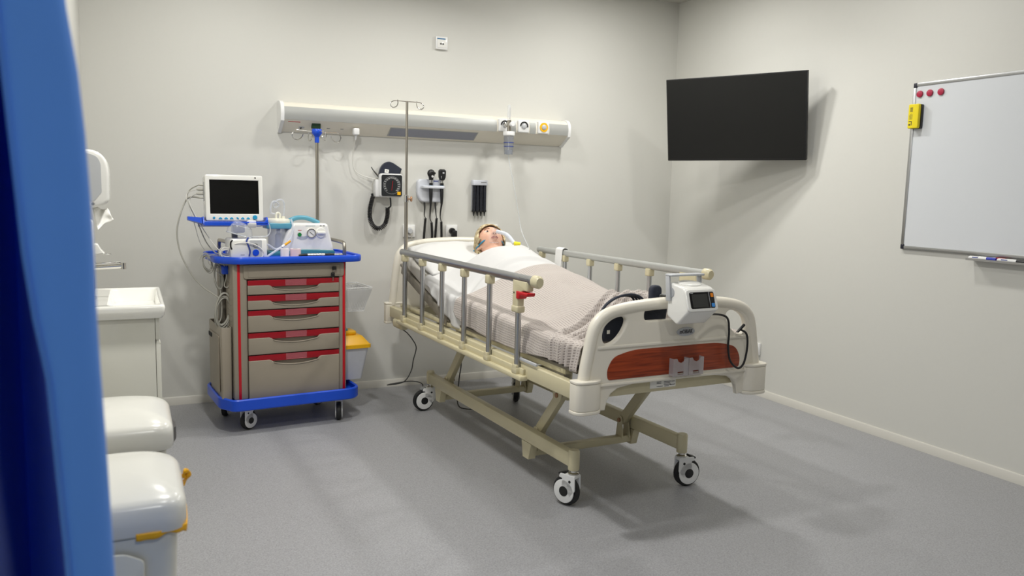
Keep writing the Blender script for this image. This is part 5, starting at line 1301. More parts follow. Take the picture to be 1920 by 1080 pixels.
mM = T(0.020, 0.068, 1.033) @ Matrix.Rotation(0.28, 4, 'Y') @ Matrix.Rotation(0.3, 4, 'Z') @ Matrix.Scale(1.22, 4)
rings_ = []
for j in range(8):
    t = j/7; w = math.cos(t*PI/2*0.86)
    rings_.append([Vector((0.058*w*math.cos(2*PI*k/24)-0.01*t, 0.042*w*math.sin(2*PI*k/24), 0.006+0.058*math.sin(t*PI/2))) for k in range(24)])
nmo = MB(mM).loft(rings_, cap=False).build('mask_shell', CLEAR, nm, 60)
MB(mM).sweep(rings_[0], 0.0026, 6, closed=True).build('mask_rim', CLEARF, nm)
MB(mM).sweep(rings_[3], 0.0012, 6, closed=True).build('mask_rib', CLEARF, nm)
MB().lathe([(0, 0), (0.012, 0), (0.019, 0.012), (0.020, 0.045), (0.016, 0.048), (0.011, 0.052), (0.011, 0.070), (0, 0.070)], 22, frame((0.055, 0.055, 1.098), (0, 0, 1), (0, 1, 0)) @ Matrix.Rotation(PI, 4, 'Y')).build('medicine_cup', mat('milky_cup', (232, 232, 234), 0.35, alpha=0.8), nm)
MB().cyl((0.122, 0.055, 1.100), (0.152, 0.055, 1.102), 0.0055, 0.004, 12).build('tube_adapter', CLEARF, nm)
cable('clear_tube', [(0.150, 0.055, 1.102), (0.172, 0.06, 1.095), (0.178, 0.06, 1.06), (0.160, 0.055, 1.035), (0.11, 0.03, 1.034), (0.075, 0.06, 1.032)], 0.0032, CLEART, 'clear tube curling from the nebuliser mask', 'tube')
cable('mask_strap', [(0.055, 0.012, 1.030), (0.044, 0.006, 1.012), (0.052, 0.004, 0.990), (0.060, 0.004, 0.962), (0.056, 0.004, 0.935)], 0.0042, mat('dark_blue_strap', (40, 62, 140), 0.6), 'dark blue strap trailing down the front of the white nebuliser', 'strap')
cable('air_hose', [(-0.045, 0.040, 0.950), (-0.030, 0.020, 0.985), (0.005, 0.005, 1.002), (0.050, 0.000, 1.003), (0.100, 0.000, 0.985), (0.128, 0.000, 0.955), (0.118, 0.000, 0.928), (0.08, -0.005, 0.914)], 0.0028, CABLEW, 'thin white air hose looped across the front of the nebuliser', 'hose')
# ---------------------------------------------------------------- suction aspirator
sa = thing('suction_aspirator', 'white suction aspirator with teal handle and round gauge on the cart', 'aspirator', CART_LOC, CART_RZ)
bodyp = [(0.268, 0.930), (0.560, 0.930), (0.560, 0.955), (0.545, 1.010), (0.528, 1.088), (0.515, 1.096), (0.340, 1.098), (0.326, 1.092), (0.296, 1.050), (0.272, 0.985)]
am = MB().plate(fillet(bodyp, 0.014, 4), 0.130, CF(0, 0.295, 0), bevel=0.016, res=3).build('aspirator_body', GLOSSW, sa)
fp_ = fillet([(0.300, 0.928), (0.562, 0.922), (0.562, 0.942), (0.480, 0.950), (0.400, 0.950), (0.330, 0.940)], 0.006)
MB().plate(fillet([(0.255, 0.921), (0.562, 0.921), (0.562, 0.944), (0.460, 0.950), (0.380, 0.952), (0.270, 0.944)], 0.008), 0.150, CF(0, 0.305, 0), bevel=0.006).build('teal_base', mat('deep_teal_plastic', (54, 124, 136), 0.4), sa)
hd = MB(); hd.sweep(smooth([(0.318, 0.225, 1.088), (0.330, 0.225, 1.110), (0.365, 0.225, 1.124), (0.410, 0.225, 1.125), (0.450, 0.225, 1.114), (0.490, 0.225, 1.096)], 6), [0.013]*31, 12); hd.build('carry_handle', TEAL, sa)
gp = fillet([(0.325, 1.018), (0.340, 1.005), (0.380, 1.000), (0.510, 1.008), (0.520, 1.060), (0.505, 1.084), (0.360, 1.078), (0.335, 1.050)], 0.01)
ga = MB().lathe([(0, 0), (0.0285, 0), (0.0285, 0.006), (0.0265, 0.009), (0, 0.009)], 36, CF(0.428, 0.166, 1.042)).build('vacuum_gauge', GLOSSW, sa)
MB().lathe([(0.0225, 0), (0.0255, 0.0005), (0.0255, 0.003), (0.0225, 0.0035)], 36, CF(0.428, 0.157, 1.042), cap=False).build('gauge_ring', STEEL, ga)
gt = MB()
for k in range(11):
    a = R(220-260*k/10); gt.bar((0.428+0.017*math.cos(a), 0.1564, 1.042+0.017*math.sin(a)), (0.428+0.021*math.cos(a), 0.1564, 1.042+0.021*math.sin(a)), 0.0012, 0.0006, 0, (0, -1, 0))
gt.build('gauge_ticks', INK, ga)
MB().bar((0.418, 0.156, 1.049), (0.440, 0.156, 1.032), 0.0022, 0.0008, 0, (0, -1, 0)).build('gauge_needle', BLACK, ga)
kn = MB(); kn.lathe([(0, 0), (0.030, 0), (0.026, 0.010), (0, 0.010)], 30, CF(0.483, 0.166, 1.044)); kn.box((0.483, 0.150, 1.044), (0.046, 0.018, 0.013), 0.004); kn.build('regulator_knob', GLOSSW, sa)
MB().lathe([(0, 0), (0.0125, 0), (0.0125, 0.003), (0, 0.003)], 24, CF(0.364, 0.168, 1.034)).build('button_ring', WHITE, sa)
gb = MB().lathe([(0, 0), (0.010, 0), (0.010, 0.004), (0, 0.004)], 24, CF(0.364, 0.165, 1.034)).build('green_button', GREEN, sa)
rt = MB()
for k in range(6): rt.plate(rect(0.355+0.0035*k, 1.056, 0.3575+0.0035*k, 1.0605), 0.0006, CF(0, 0.1650, 0))
rt.build('red_print', INKR, sa)
pt = MB(); pt.text('SUCTION', 0.009, CF(0.424, 0.1655, 1.083), 0.0003) if False else [pt.plate(rect(0.398+0.008*k, 1.0805, 0.404+0.008*k, 1.0835), 0.0005, CF(0, 0.1650, 0)) for k in range(7)]
pt.build('maker_print', mat('pale_blue_print', (130, 160, 176), 0.5), sa)
tr_ = MB()
for x0, x1 in ((0.478, 0.489), (0.495, 0.506)): tr_.plate(rect(x0, 1.081, x1, 1.0845), 0.0005, CF(0, 0.1650, 0))
tr_.build('scale_print', INK, sa)
wv = MB(); wv.plate(fillet([(0.345, 1.014), (0.375, 1.004), (0.405, 1.010), (0.412, 1.030), (0.388, 1.024), (0.360, 1.026)], 0.006), 0.0008, CF(0, 0.1651, 0)); wv.build('grey_swoosh', mat('grey_swoosh_print', (176, 182, 190), 0.4), sa)
br = MB()
br.plate(fillet([(0.190, 0.165), (0.335, 0.165), (0.335, 0.300), (0.190, 0.300)], 0.03), 0.030, T(0, 0, 1.066), [circle(0.262, 0.233, 0.060, 40)], bevel=0.004)
br.plate(fillet([(0.300, 1.060), (0.345, 1.100), (0.335, 1.125), (0.300, 1.095)], 0.008), 0.06, CF(0, 0.265, 0), bevel=0.006); br.build('jar_bracket', TEAL, sa)
MB().box((0.262, 0.233, 0.928), (0.125, 0.130, 0.032), 0.01).build('jar_foot', mat('deep_teal_plastic', (54, 124, 136), 0.4), sa)
jr = thing('collection_jar', 'clear collection jar with cream lid held in the teal bracket', 'jar', CART_LOC, CART_RZ)
JT = T(0.262, 0.233, 0)
MB().lathe([(0, 0.946), (0.050, 0.946), (0.0525, 0.950), (0.0575, 1.094), (0.0555, 1.094), (0.0505, 0.952), (0, 0.949)], 36, JT).build('jar_body', CLEAR, jr)
jl = MB().lathe([(0, 1.094), (0.066, 1.094), (0.067, 1.098), (0.067, 1.112), (0.063, 1.118), (0.030, 1.121), (0, 1.121)], 36, JT).build('jar_lid', mat('cream_plastic', (232, 230, 214), 0.35), jr)
MB().tube([(0.252, 0.225, 1.119), (0.252, 0.225, 1.142), (0.262, 0.225, 1.152), (0.272, 0.225, 1.142), (0.272, 0.225, 1.119)], 0.006, 10).build('lid_elbow', mat('cream_plastic', (232, 230, 214), 0.35), jl)
MB().lathe([(0, 0), (0.010, 0), (0.010, 0.014), (0, 0.014)], 16, JT @ T(0.034, 0.01, 1.118)).build('lid_port', mat('cream_plastic', (232, 230, 214), 0.35), jl)
flt = MB().lathe([(0, 0.950), (0.018, 0.950), (0.018, 1.03), (0.010, 1.04), (0.010, 1.09), (0, 1.09)], 20, T(0.265, 0.233, 0)).build('float_valve', LGREY, jr)
cable('suction_tube', [(0.296, 0.243, 1.132), (0.299, 0.240, 1.160), (0.300, 0.236, 1.190), (0.294, 0.230, 1.214), (0.276, 0.224, 1.224), (0.252, 0.222, 1.216), (0.238, 0.224, 1.196), (0.246, 0.232, 1.180), (0.268, 0.232, 1.190), (0.262, 0.224, 1.206), (0.240, 0.220, 1.214), (0.226, 0.220, 1.200), (0.221, 0.222, 1.170), (0.226, 0.225, 1.150), (0.246, 0.225, 1.146)], 0.0048, CLEARF, 'clear tube loop standing on the collection jar lid', 'tube')
cable('suction_tube', [(0.310, 0.14, 1.120), (0.318, 0.125, 1.075), (0.300, 0.115, 1.02), (0.262, 0.10, 0.985), (0.215, 0.085, 0.962), (0.175, 0.08, 0.985), (0.162, 0.085, 0.985), (0.158, 0.09, 0.96)], 0.0055, CLEARF, 'clear suction tube draped down the front of the aspirator', 'tube')
sy = thing('suction_catheter', 'translucent suction wand with a yellow tip connector on the tray', 'catheter', CART_LOC, CART_RZ)
MB().cyl((0.150, 0.030, 0.926), (0.236, 0.05, 0.976), 0.0062, None, 12).build('wand', CLEARF, sy)
MB().cyl((0.236, 0.05, 0.976), (0.252, 0.054, 0.986), 0.0085, 0.006, 14).build('collar', WHITE, sy)
MB().cyl((0.252, 0.054, 0.986), (0.285, 0.062, 1.006), 0.0070, 0.0055, 14).build('yellow_connector', mat('amber_plastic', (226, 164, 20), 0.4), sy)
# small things on the tray
for c, r, h, m, l in [((0.240, 0.008), 0.0225, 0.050, mat('white_tape', (240, 232, 232), 0.7), 'roll of white tape standing on the tray before the aspirator'), ((0.300, 0.020), 0.0285, 0.047, PINK, 'pale pink tape roll next to the white one on the tray')]:
    t = thing('tape_roll', l, 'tape', CM @ Vector((c[0], c[1], 0.9205)), CART_RZ, 'tape rolls on the cart tray')
    MB().lathe([(r*0.55, 0.001), (r, 0.001), (r, h), (r*0.55, h)], 32, cap=False).build('tape', m, t); MB().lathe([(r*0.50, 0.0), (r*0.56, 0.0), (r*0.56, h+0.0005), (r*0.50, h+0.0005)], 24, cap=False).build('core', PAPER, t)
lg = thing('laryngoscope_handle', 'knurled steel and black instrument handle lying on the tray', 'instrument', CM @ Vector((0.325, -0.008, 0.934)), CART_RZ)
LX = Matrix(((0, 0, 1, 0), (0, 1, 0, 0), (-1, 0, 0, 0), (0, 0, 0, 1)))
MB().lathe([(0, 0.030), (0.010, 0.030)]+[(0.0105 if k % 2 else 0.0092, 0.032+0.004*k) for k in range(24)]+[(0, 0.128)], 18, LX).build('steel_grip', STEEL, lg)
MB().lathe([(0, -0.015), (0.005, -0.015), (0.009, 0.0), (0.0095, 0.030), (0, 0.030)], 18, LX).build('black_end', BLACK, lg)
MB().lathe([(0, 0.128), (0.0085, 0.128), (0.0085, 0.150), (0.0095, 0.152), (0.0095, 0.160), (0.007, 0.178), (0, 0.178)], 18, LX).build('black_head', BLACK, lg)
pn = thing('penlight', 'slim silver penlight lying behind the instrument handle on the tray', 'penlight', CM @ Vector((0.44, 0.020, 0.930)), CART_RZ)
MB().cyl((0, 0, 0), (0.12, 0.004, 0), 0.0075, None, 14).build('barrel', STEEL, pn)
MB().cyl((0.0, 0, 0), (-0.02, -0.0007, 0), 0.0078, 0.006, 14).build('cap', BLACK, pn)
# ---------------------------------------------------------------- washbasin corner along the near-edge wall
def DF(x): return frame((x, 0, 0), (0, 1, 0), (0, 0, 1))                  # faces +x : local x = world y, z = +x
vc = thing('vanity_cabinet', 'white wall-hung vanity cabinet under the washbasin', 'cabinet', (XL, -1.505, 0.5))
V0 = T(-XL, 1.505, -0.5)
y0, y1 = -1.765, -1.245
cb = MB(V0); cb.box(((XL+0.002+0.070)/2, (y0+y1)/2, 0.505), (0.070-XL-0.002, y1-y0, 0.590), 0.002)
cbo = cb.build('cabinet_body', LACQ, vc)
MB(V0).box((0.0785, (y0+y1)/2, 0.757), (0.014, y1-y0, 0.082), 0.0015).build('drawer_front', LACQ, vc)
dl = MB(V0).box((0.0795, (y0+y1)/2, 0.455), (0.016, y1-y0, 0.490), 0.0015).build('drawer_front', LACQ, vc)
MB(V0).loft([[Vector((0.072, y, 0.700)), Vector((0.0875, y, 0.700)), Vector((0.0875, y, 0.704)), Vector((0.074, y, 0.716))] for y in (y0, y1)]).build('finger_grip', LACQ, dl)
ba = thing('washbasin', 'white ceramic washbasin on the vanity cabinet', 'washbasin', (XL, -1.505, 0.85))
B0 = T(-XL, 1.505, -0.85)
bx0, bx1, by0, by1, bz = XL+0.001, 0.107, -1.795, -1.215, 0.850
def rr(x0, y0_, x1, y1_, r, z, n=6): return [Vector((p.x, p.y, z)) for p in fillet(rect(x0, y0_, x1, y1_), r, n)]
ix0, ix1, iy0, iy1 = -0.088, 0.092, -1.765, -1.245
rings = [rr(bx0, by0+0.012, bx1-0.012, by1-0.012, 0.012, 0.801), rr(bx0, by0+0.004, bx1-0.004, by1-0.004, 0.014, 0.812), rr(bx0, by0, bx1, by1, 0.016, 0.840),
         rr(bx0, by0+0.003, bx1-0.003, by1-0.003, 0.016, 0.849), rr(bx0, by0+0.008, bx1-0.008, by1-0.008, 0.014, 0.851),
         rr(ix0, iy0, ix1, iy1, 0.035, 0.850), rr(ix0+0.006, iy0+0.006, ix1-0.005, iy1-0.006, 0.035, 0.842), rr(ix0+0.022, iy0+0.045, ix1-0.012, iy1-0.045, 0.05, 0.790), rr(ix0+0.045, iy0+0.10, ix1-0.030, iy1-0.10, 0.05, 0.765)]
MB(B0).loft(rings).build('basin', CERAM, ba, 50)
MB(B0).lathe([(0, 0), (0.020, 0), (0.020, 0.004), (0, 0.005)], 24, T(0.01, -1.505, 0.765)).build('drain', CHROME, ba)
fa = thing('faucet', 'chrome basin faucet with a long flat lever', 'faucet', (-0.150, -1.545, 0.851))
MB().lathe([(0, 0), (0.024, 0), (0.024, 0.006), (0.019, 0.010), (0.019, 0.105), (0.016, 0.112), (0, 0.112)], 28).build('faucet_body', CHROME, fa)
MB().sweep(smooth([(0.0, 0, 0.119), (0.04, 0, 0.120), (0.09, 0, 0.122), (0.118, 0, 0.124)], 5), 0.0085, 14).build('spout', CHROME, fa)
MB().bar((-0.020, 0, 0.133), (0.110, 0, 0.138), 0.022, 0.008, 0.003).cyl((0.118, 0, 0.112), (0.118, 0, 0.136), 0.0100, None, 16).cyl((0, 0, 0.110), (0, 0, 0.126), 0.013, None, 18).build('lever', CHROME, fa)
so_ = thing('soap_dispenser', 'slim white soap dispenser on the wall above the faucet', 'soap dispenser', (XL, -1.82, 1.08))
MB(T(-XL, 1.82, -1.08)).box((-0.167, -1.82, 1.080), (0.098, 0.10, 0.180), 0.012, 3).build('dispenser_case', GLOSSW, so_)
MB(T(-XL, 1.82, -1.08)).plate(fillet([(-0.120, 1.083), (-0.108, 1.083), (-0.098, 1.062), (-0.084, 1.046), (-0.120, 1.042)], 0.006), 0.05, frame((0, -1.795, 0), (1, 0, 0), (0, 0, 1)), bevel=0.004).build('push_lever', GLOSSW, so_)
MB(T(-XL, 1.82, -1.08)).box((-0.080, -1.82, 1.0455), (0.030, 0.030, 0.004), 0.0018).build('nozzle', CHROME, so_)
pd = thing('towel_dispenser', 'white paper towel dispenser with rounded top on the wall', 'towel dispenser', (XL, -1.72, 1.3))
D0 = T(-XL, 1.72, -1.3)
pr = [(XL+0.001, 1.205), (-0.125, 1.205), (-0.080, 1.218), (-0.066, 1.232), (-0.064, 1.335), (-0.070, 1.372), (-0.086, 1.396), (-0.112, 1.408), (XL+0.001, 1.410)]
MB(D0).plate(fillet(pr, [0, 0.02, 0.01, 0.01, 0.03, 0.03, 0.02, 0.02, 0], 4), 0.270, frame((0, -1.585, 0), (1, 0, 0), (0, 0, 1)), bevel=0.010, res=3).build('dispenser_cover', GLOSSW, pd)
MB(D0).plate(fillet([(XL+0.004, 1.398), (-0.135, 1.398), (-0.098, 1.385), (-0.088, 1.360), (-0.088, 1.262), (-0.112, 1.232), (XL+0.004, 1.222)], [0, 0.02, 0.02, 0.01, 0.004, 0.004, 0]), 0.0015, frame((0, -1.8545, 0), (1, 0, 0), (0, 0, 1))).build('side_panel', LGREY, pd)
MB(D0).lathe([(0, 0), (0.005, 0), (0.005, 0.002), (0, 0.002)], 14, frame((-0.116, -1.8565, 1.222), (1, 0, 0), (0, 0, 1))).build('hinge_pin', GREYP, pd)
TQ = [(-0.124, 1.208), (-0.074, 1.202), (-0.053, 1.170), (-0.104, 1.134)]   # the folded sheet's corners, seen from the side
def towel(a, b):
    p = (1-a)*(1-b)*Vector(TQ[0])+a*(1-b)*Vector(TQ[1])+a*b*Vector(TQ[2])+(1-a)*b*Vector(TQ[3])
    return (p.x, -1.770-0.085*b+0.02*math.sin(a*3.0)+0.008*math.sin(b*9), p.y+0.004*math.sin(a*7+b*5))
tag(grid_obj('paper_towel', towel, 16, 14, PAPER, None, None, 0.0015), 'white paper towel poking out below the dispenser', 'paper towel')
# ---------------------------------------------------------------- two lidded waste bins
def waste_bin(y, label, liner, linerlabel, knot):
    t = thing('waste_bin', label, 'waste bin', (-0.050, y, 0), 0, 'white lidded bins by the wall')
    hx, hy = 0.138, 0.190
    def rb(sx, sy, z, r, dx=0.0): return [Vector((p.x, p.y, z)) for p in fillet([(-sx+dx, -sy), (sx+dx, -sy), (sx+dx, sy), (-sx+dx, sy)], [r*0.4, r*0.55, r*1.25, r*0.6], 8)]
    bd = MB(); bd.loft([rb(hx-0.040, hy-0.045, 0.004, 0.05), rb(hx-0.036, hy-0.040, 0.02, 0.05), rb(hx-0.016, hy-0.014, 0.56, 0.06), rb(hx-0.020, hy-0.018, 0.56, 0.06)])
    bdo = bd.build('bin_body', LACQ, t, 40)
    sk = MB(); sk.plate(fillet([(-0.10, 0.20), (0.045, 0.20), (0.055, 0.515), (0.02, 0.535), (-0.04, 0.540), (-0.10, 0.535)], 0.01), 0.006, frame((0, -hy+0.021, 0), (1, 0, 0), (0, -0.028, 1)) if False else frame((0, -hy+0.030, 0), (1, 0, 0), (0, -0.045, 1)), bevel=0.003)
    sk.build('body_panel', LACQ, bdo)
    MB().box((-0.02, -hy+0.030, 0.03), (0.10, 0.07, 0.014), 0.005).build('pedal', GREYP, t)
    ld = MB(); ld.loft([rb(hx-0.006, hy-0.006, 0.565, 0.075), rb(hx+0.003, hy+0.002, 0.572, 0.095), rb(hx+0.003, hy, 0.612, 0.095), rb(hx+0.001, hy-0.003, 0.626, 0.095), rb(hx-0.005, hy-0.010, 0.635, 0.095), rb(hx-0.014, hy-0.022, 0.641, 0.09), rb(hx-0.040, hy-0.06, 0.652, 0.08), rb(hx-0.08, hy-0.12, 0.659, 0.04), rb(0.02, 0.03, 0.661, 0.015)])
    ld.build('bin_lid', LIDM, t, 60)
    # liner: a thin skirt under the lid
    def skirt(a, b):
        path = [Vector((0.04, -hy+0.001)), Vector((hx-0.05, -hy+0.001)), Vector((hx-0.010, -hy+0.016)), Vector((hx+0.002, -hy+0.055)), Vector((hx+0.002, hy-0.12)), Vector((hx-0.03, hy-0.035)), Vector((hx-0.11, hy-0.003))]
        P = smooth([(p.x, p.y, 0) for p in path], 6); k = a*(len(P)-1); i = min(int(k), len(P)-2); p = P[i].lerp(P[i+1], k-i)
        h = 0.576-b*(0.013+0.004*math.sin(a*21)+0.002*math.sin(a*47+1))
        return (p.x-0.05, p.y+y, h)
    if knot == 'yellow':
        s_ = grid_obj('bin_liner', skirt, 60, 3, liner, None, None, 0.003)
        tag(s_, linerlabel, 'bin liner')
        K = T(hx-0.046, y+0.060, 0.588)
        MB(K).sweep(smooth([(-0.004, 0, -0.012), (0.010, 0.004, 0.004), (0.016, 0, 0.020), (0.008, -0.006, 0.026), (0.004, 0, 0.012)], 5), [0.0055+0.002*math.sin(i) for i in range(21)], 9).build('liner_knot', liner, s_)
    else:
        bmx = MB(); bmx.loft([[Vector((hx-0.055, y-0.10, 0.545)), Vector((hx-0.055, y+0.06, 0.545)), Vector((hx-0.055, y+0.06, 0.60)), Vector((hx-0.055, y-0.10, 0.60))], [Vector((hx-0.036, y-0.04, 0.555)), Vector((hx-0.034, y+0.0, 0.560)), Vector((hx-0.036, y+0.01, 0.59)), Vector((hx-0.036, y-0.04, 0.59))]])
        tag(bmx.build('bin_liner', liner), linerlabel, 'bin liner')
    return t
waste_bin(-3.040, 'white lidded waste bin closest to the curtain, yellow liner under its lid', YELBAG, 'yellow liner edge under the lid of the closest bin', 'yellow')
waste_bin(-2.470, 'white lidded waste bin behind the yellow-lined one, below the washbasin', mat('dark_grey_liner', (70, 68, 66), 0.5), 'dark grey liner tip poking out of the bin below the washbasin', 'dark')
# ---------------------------------------------------------------- blue curtain
zt_R = [(0.0, -0.020), (0.848, -0.0315), (0.995, -0.035), (1.088, -0.038), (1.148, -0.0395), (1.236, -0.040), (1.334, -0.043), (1.433, -0.050), (1.487, -0.058), (2.66, -0.15)]
zt_B = [(0.0, -0.050), (0.856, -0.071), (1.091, -0.082), (1.185, -0.096), (1.353, -0.105), (1.48, -0.112), (2.66, -0.17)]
def lin_(tab, x):
    for (a, b), (c_, d) in zip(tab, tab[1:]):
        if x <= c_: return b+(d-b)*(x-a)/(c_-a)
    return tab[-1][1]
def curtain(a, b):
    z = 0.04+2.62*b
    xr = lin_(zt_R, z); xb = lin_(zt_B, z)
    hem = Vector((xr-0.020, -3.930, z)); r1 = Vector((xr+0.0005, -3.985, z)); m1 = Vector((xr*0.6+xb*0.4-0.002, -4.008, z)); b1 = Vector((xb, -4.015, z)); b2 = Vector((xb-0.006, -3.99, z))
    d1 = Vector((xb-0.036, -3.72, z)); d2 = Vector((-0.172, -3.40, z)); d3 = Vector((-0.187, -3.42, z)); d4 = Vector((-0.189, -3.75, z)); f1 = Vector((-0.192, -4.03, z)); f2 = Vector((-0.2, -4.05, z)); f3 = Vector((-0.208, -4.02, z)); e1 = Vector((-0.211, -3.80, z))
    P = curtain.c.get(b)
    if P is None: P = smooth([hem, r1, m1, b1, b2, d1, d2, d3, d4, f1, f2, f3, e1], 8); curtain.c[b] = P
    k = a*(len(P)-1); i = min(int(k), len(P)-2); p = P[i].lerp(P[i+1], k-i)
    if a < 0.30: p = p+Vector((0, 0.006*noise.noise(Vector((a*14, z*2.2, 1))), 0))
    return tuple(p)
curtain.c = {}
cuo = tag(grid_obj('privacy_curtain', curtain, 96, 40, CURT, None, None, 0.002), 'royal blue privacy curtain hanging in pleats close to the viewer', 'curtain')
MB().box((-0.12, -3.85, CEIL-0.018), (0.18, 0.5, 0.030), 0.004).build('curtain_track', ALU, cuo)
# ---------------------------------------------------------------- things on and around the bed
iv = thing('infusion_stand', 'tall slim steel drip pole standing in the bed frame corner', 'drip pole', BED_LOC, BED_RZ)
MB().cyl((-0.440, 1.880, 0.575), (-0.440, 1.880, 1.255), 0.0105, None, 18).build('lower_tube', STEEL, iv)
MB().cyl((-0.440, 1.880, 1.250), (-0.440, 1.880, 1.785), 0.0072, None, 16).build('upper_tube', STEEL, iv)
MB().lathe([(0.0105, 1.225), (0.0135, 1.226), (0.0135, 1.262), (0.009, 1.266), (0, 1.266)], 20, T(-0.440, 1.880, 0)).build('collar', CHROME, iv)
k_ = MB(); k_.cyl((-0.440, 1.880, 1.243), (-0.418, 1.866, 1.243), 0.004, None, 10)
kp = circle(0, 0, 0.015, 20)
k_.lathe([(0, -0.004), (0.012, -0.004), (0.0155, 0.0), (0.0155, 0.004), (0.010, 0.008), (0, 0.008)], 20, frame((-0.414, 1.864, 1.243), (0, 0, 1), (0.5, 0.85, 0))); k_.build('clamp_knob', COPPER, iv)
for s in (-1, 1):
    P = [(0, 0, 1.786), (s*0.060, -0.004, 1.786), (s*0.080, -0.004, 1.784), (s*0.097, -0.004, 1.772), (s*0.096, -0.004, 1.756), (s*0.080, -0.004, 1.748), (s*0.062, -0.004, 1.757), (s*0.055, -0.004, 1.775), (s*0.057, -0.004, 1.792)]
    MB(T(-0.440, 1.880, 0)).tube(P, 0.0026, 8).build('hook', CHROME, iv)
# white hook over the far guard rail
rh = thing('rail_hook', 'white plastic hook hung over the far guard rail', 'hook', BED_LOC, BED_RZ)
hp_ = [(0.440, 0.835), (0.446, 0.93), (0.447, 0.952), (0.452, 0.966), (0.468, 0.972), (0.486, 0.966), (0.490, 0.948), (0.4865, 0.92)]
P = smooth([(u, 0, z) for u, z in hp_], 5)
L1 = [Vector((p.x, 1.615, p.z)) for p in P]; L2 = [Vector((p.x, 1.690, p.z)) for p in P]
rings = []
for i, p in enumerate(P):
    t = (P[min(i+1, len(P)-1)]-P[max(i-1, 0)]).normalized(); nn = Vector((-t.z, 0, t.x))*0.0018
    rings.append([Vector((p.x+nn.x, 1.615, p.z+nn.z)), Vector((p.x+nn.x, 1.690, p.z+nn.z)), Vector((p.x-nn.x, 1.690, p.z-nn.z)), Vector((p.x-nn.x, 1.615, p.z-nn.z))])
MB().loft(rings).build('hook_plate', WHITE, rh)
# vital signs monitor hooked on the footboard
vm = thing('vital_signs_monitor', 'white portable vital signs monitor with carry handle hooked on the footboard', 'monitor', BED_LOC, BED_RZ)
u0, u1 = -0.101, 0.037
sp_ = [(-0.068, 0.978), (-0.158, 0.962), (-0.170, 0.952), (-0.193, 0.882), (-0.188, 0.872), (-0.134, 0.822), (-0.122, 0.820), (-0.066, 0.846)]
FV = frame((u0, 0, 0), (0, -1, 0), (0, 0, 1))                             # local x = -v, y = z, normal -u
FV = Matrix(((0, 0, 1, u0), (1, 0, 0, 0), (0, 1, 0, 0), (0, 0, 0, 1)))    # local x = v, y = z, extrude +u
vo = MB().plate(fillet(sp_, [0.02, 0.01, 0.012, 0.012, 0.01, 0.014, 0.012, 0.01], 5), u1-u0, FV, bevel=0.009, res=4).build('case', GLOSSW, vm)
face_x = Vector((1, 0, 0)); face_y = Vector((0, 0.0235, 0.070)).normalized()
FS = frame(((u0+u1)/2, -0.1825, 0.917), face_x, face_y)
MB().plate(fillet(rect(-0.072, -0.042, 0.072, 0.042), 0.016), 0.010, FS @ T(0, 0, -0.008), bevel=0.004).build('face_bezel', GLOSSW, vm)
pn_ = MB().plate(fillet(rect(-0.058, -0.031, 0.058, 0.031), 0.008), 0.002, FS @ T(0, 0, 0.001), bevel=0.0006).build('black_panel', mat('gloss_black_panel', (16, 15, 18), 0.25), vm)
MB().plate(rect(-0.048, -0.026, 0.024, 0.023), 0.0008, FS @ T(0, 0, 0.003)).build('screen', SCREENG, vm)
MB().plate(fillet(rect(0.042, 0.010, 0.054, 0.025), 0.002), 0.0012, FS @ T(0, 0, 0.003)).build('orange_button', ORANGE, vm)
MB().plate(fillet(rect(0.041, -0.027, 0.055, -0.013), 0.002), 0.0012, FS @ T(0, 0, 0.003)).build('blue_button', LBLUE, vm)
MB().plate(rect(0.0335, -0.031, 0.0348, 0.031), 0.0006, FS @ T(0, 0, 0.003)).build('divider_line', LGREY, vm)
pr_ = MB()
for k in range(4): pr_.plate(rect(-0.052+0.0032*k, 0.0262, -0.0497+0.0032*k, 0.0285), 0.0004, FS @ T(0, 0, 0.0032))
pr_.build('maker_print', LGREY, vm)
cy = Vector((0, -0.054, 0.050)).normalized()
MB().plate(rect(0.004, -0.002, 0.036, 0.002), 0.0006, frame(((u0+u1)/2, -0.1705, 0.858), (1, 0, 0), cy)).build('chin_print', GREYP, vm)
tp = MB(); tp.lathe([(0.048, 0.0), (0.050, 0.004), (0.048, 0.006), (0.040, 0.008), (0, 0.009)], 36, T((u0+u1)/2, -0.108, 0.9685) @ Matrix.Rotation(0.175, 4, 'X') @ Matrix.Diagonal((1, 0.72, 1, 1))); tp.build('top_dome', GLOSSW, vm)
hh_ = MB()
for uu in (u0-0.006, u1+0.006):
    hh_.bar((uu, -0.082, 0.905), (uu, -0.072, 1.000), 0.008, 0.024, 0.003, (0, 1, 0))
hh_.plate(fillet([(u0-0.011, -0.100), (u1+0.016, -0.100), (u1+0.012, -0.062), (u0-0.011, -0.055)], 0.012), 0.008, T(0, 0, 0.998), bevel=0.003)
hh_.build('carry_handle', LGREY, vm)
for uu, s in ((u0-0.002, -1), (u1+0.002, 1)): MB().lathe([(0, 0), (0.019, 0), (0.019, 0.007), (0.016, 0.010), (0, 0.010)], 26, frame((uu, -0.088, 0.938), (0, -s, 0), (0, 0, 1))).build('handle_pivot', mat('mid_grey_plastic', (168, 170, 172), 0.4), vm)
hk = MB(); P = smooth([(0, -0.062, 0.93), (0, -0.040, 0.925), (0, 0.0, 0.915), (0, 0.030, 0.912), (0, 0.034, 0.88)], 5)
hk.loft([[p+Vector((-0.06, 0, 0.002)), p+Vector((-0.005, 0, 0.002)), p+Vector((-0.005, 0, -0.002)), p+Vector((-0.06, 0, -0.002))] for p in P]); hk.build('mounting_hook', GREYP, vm)
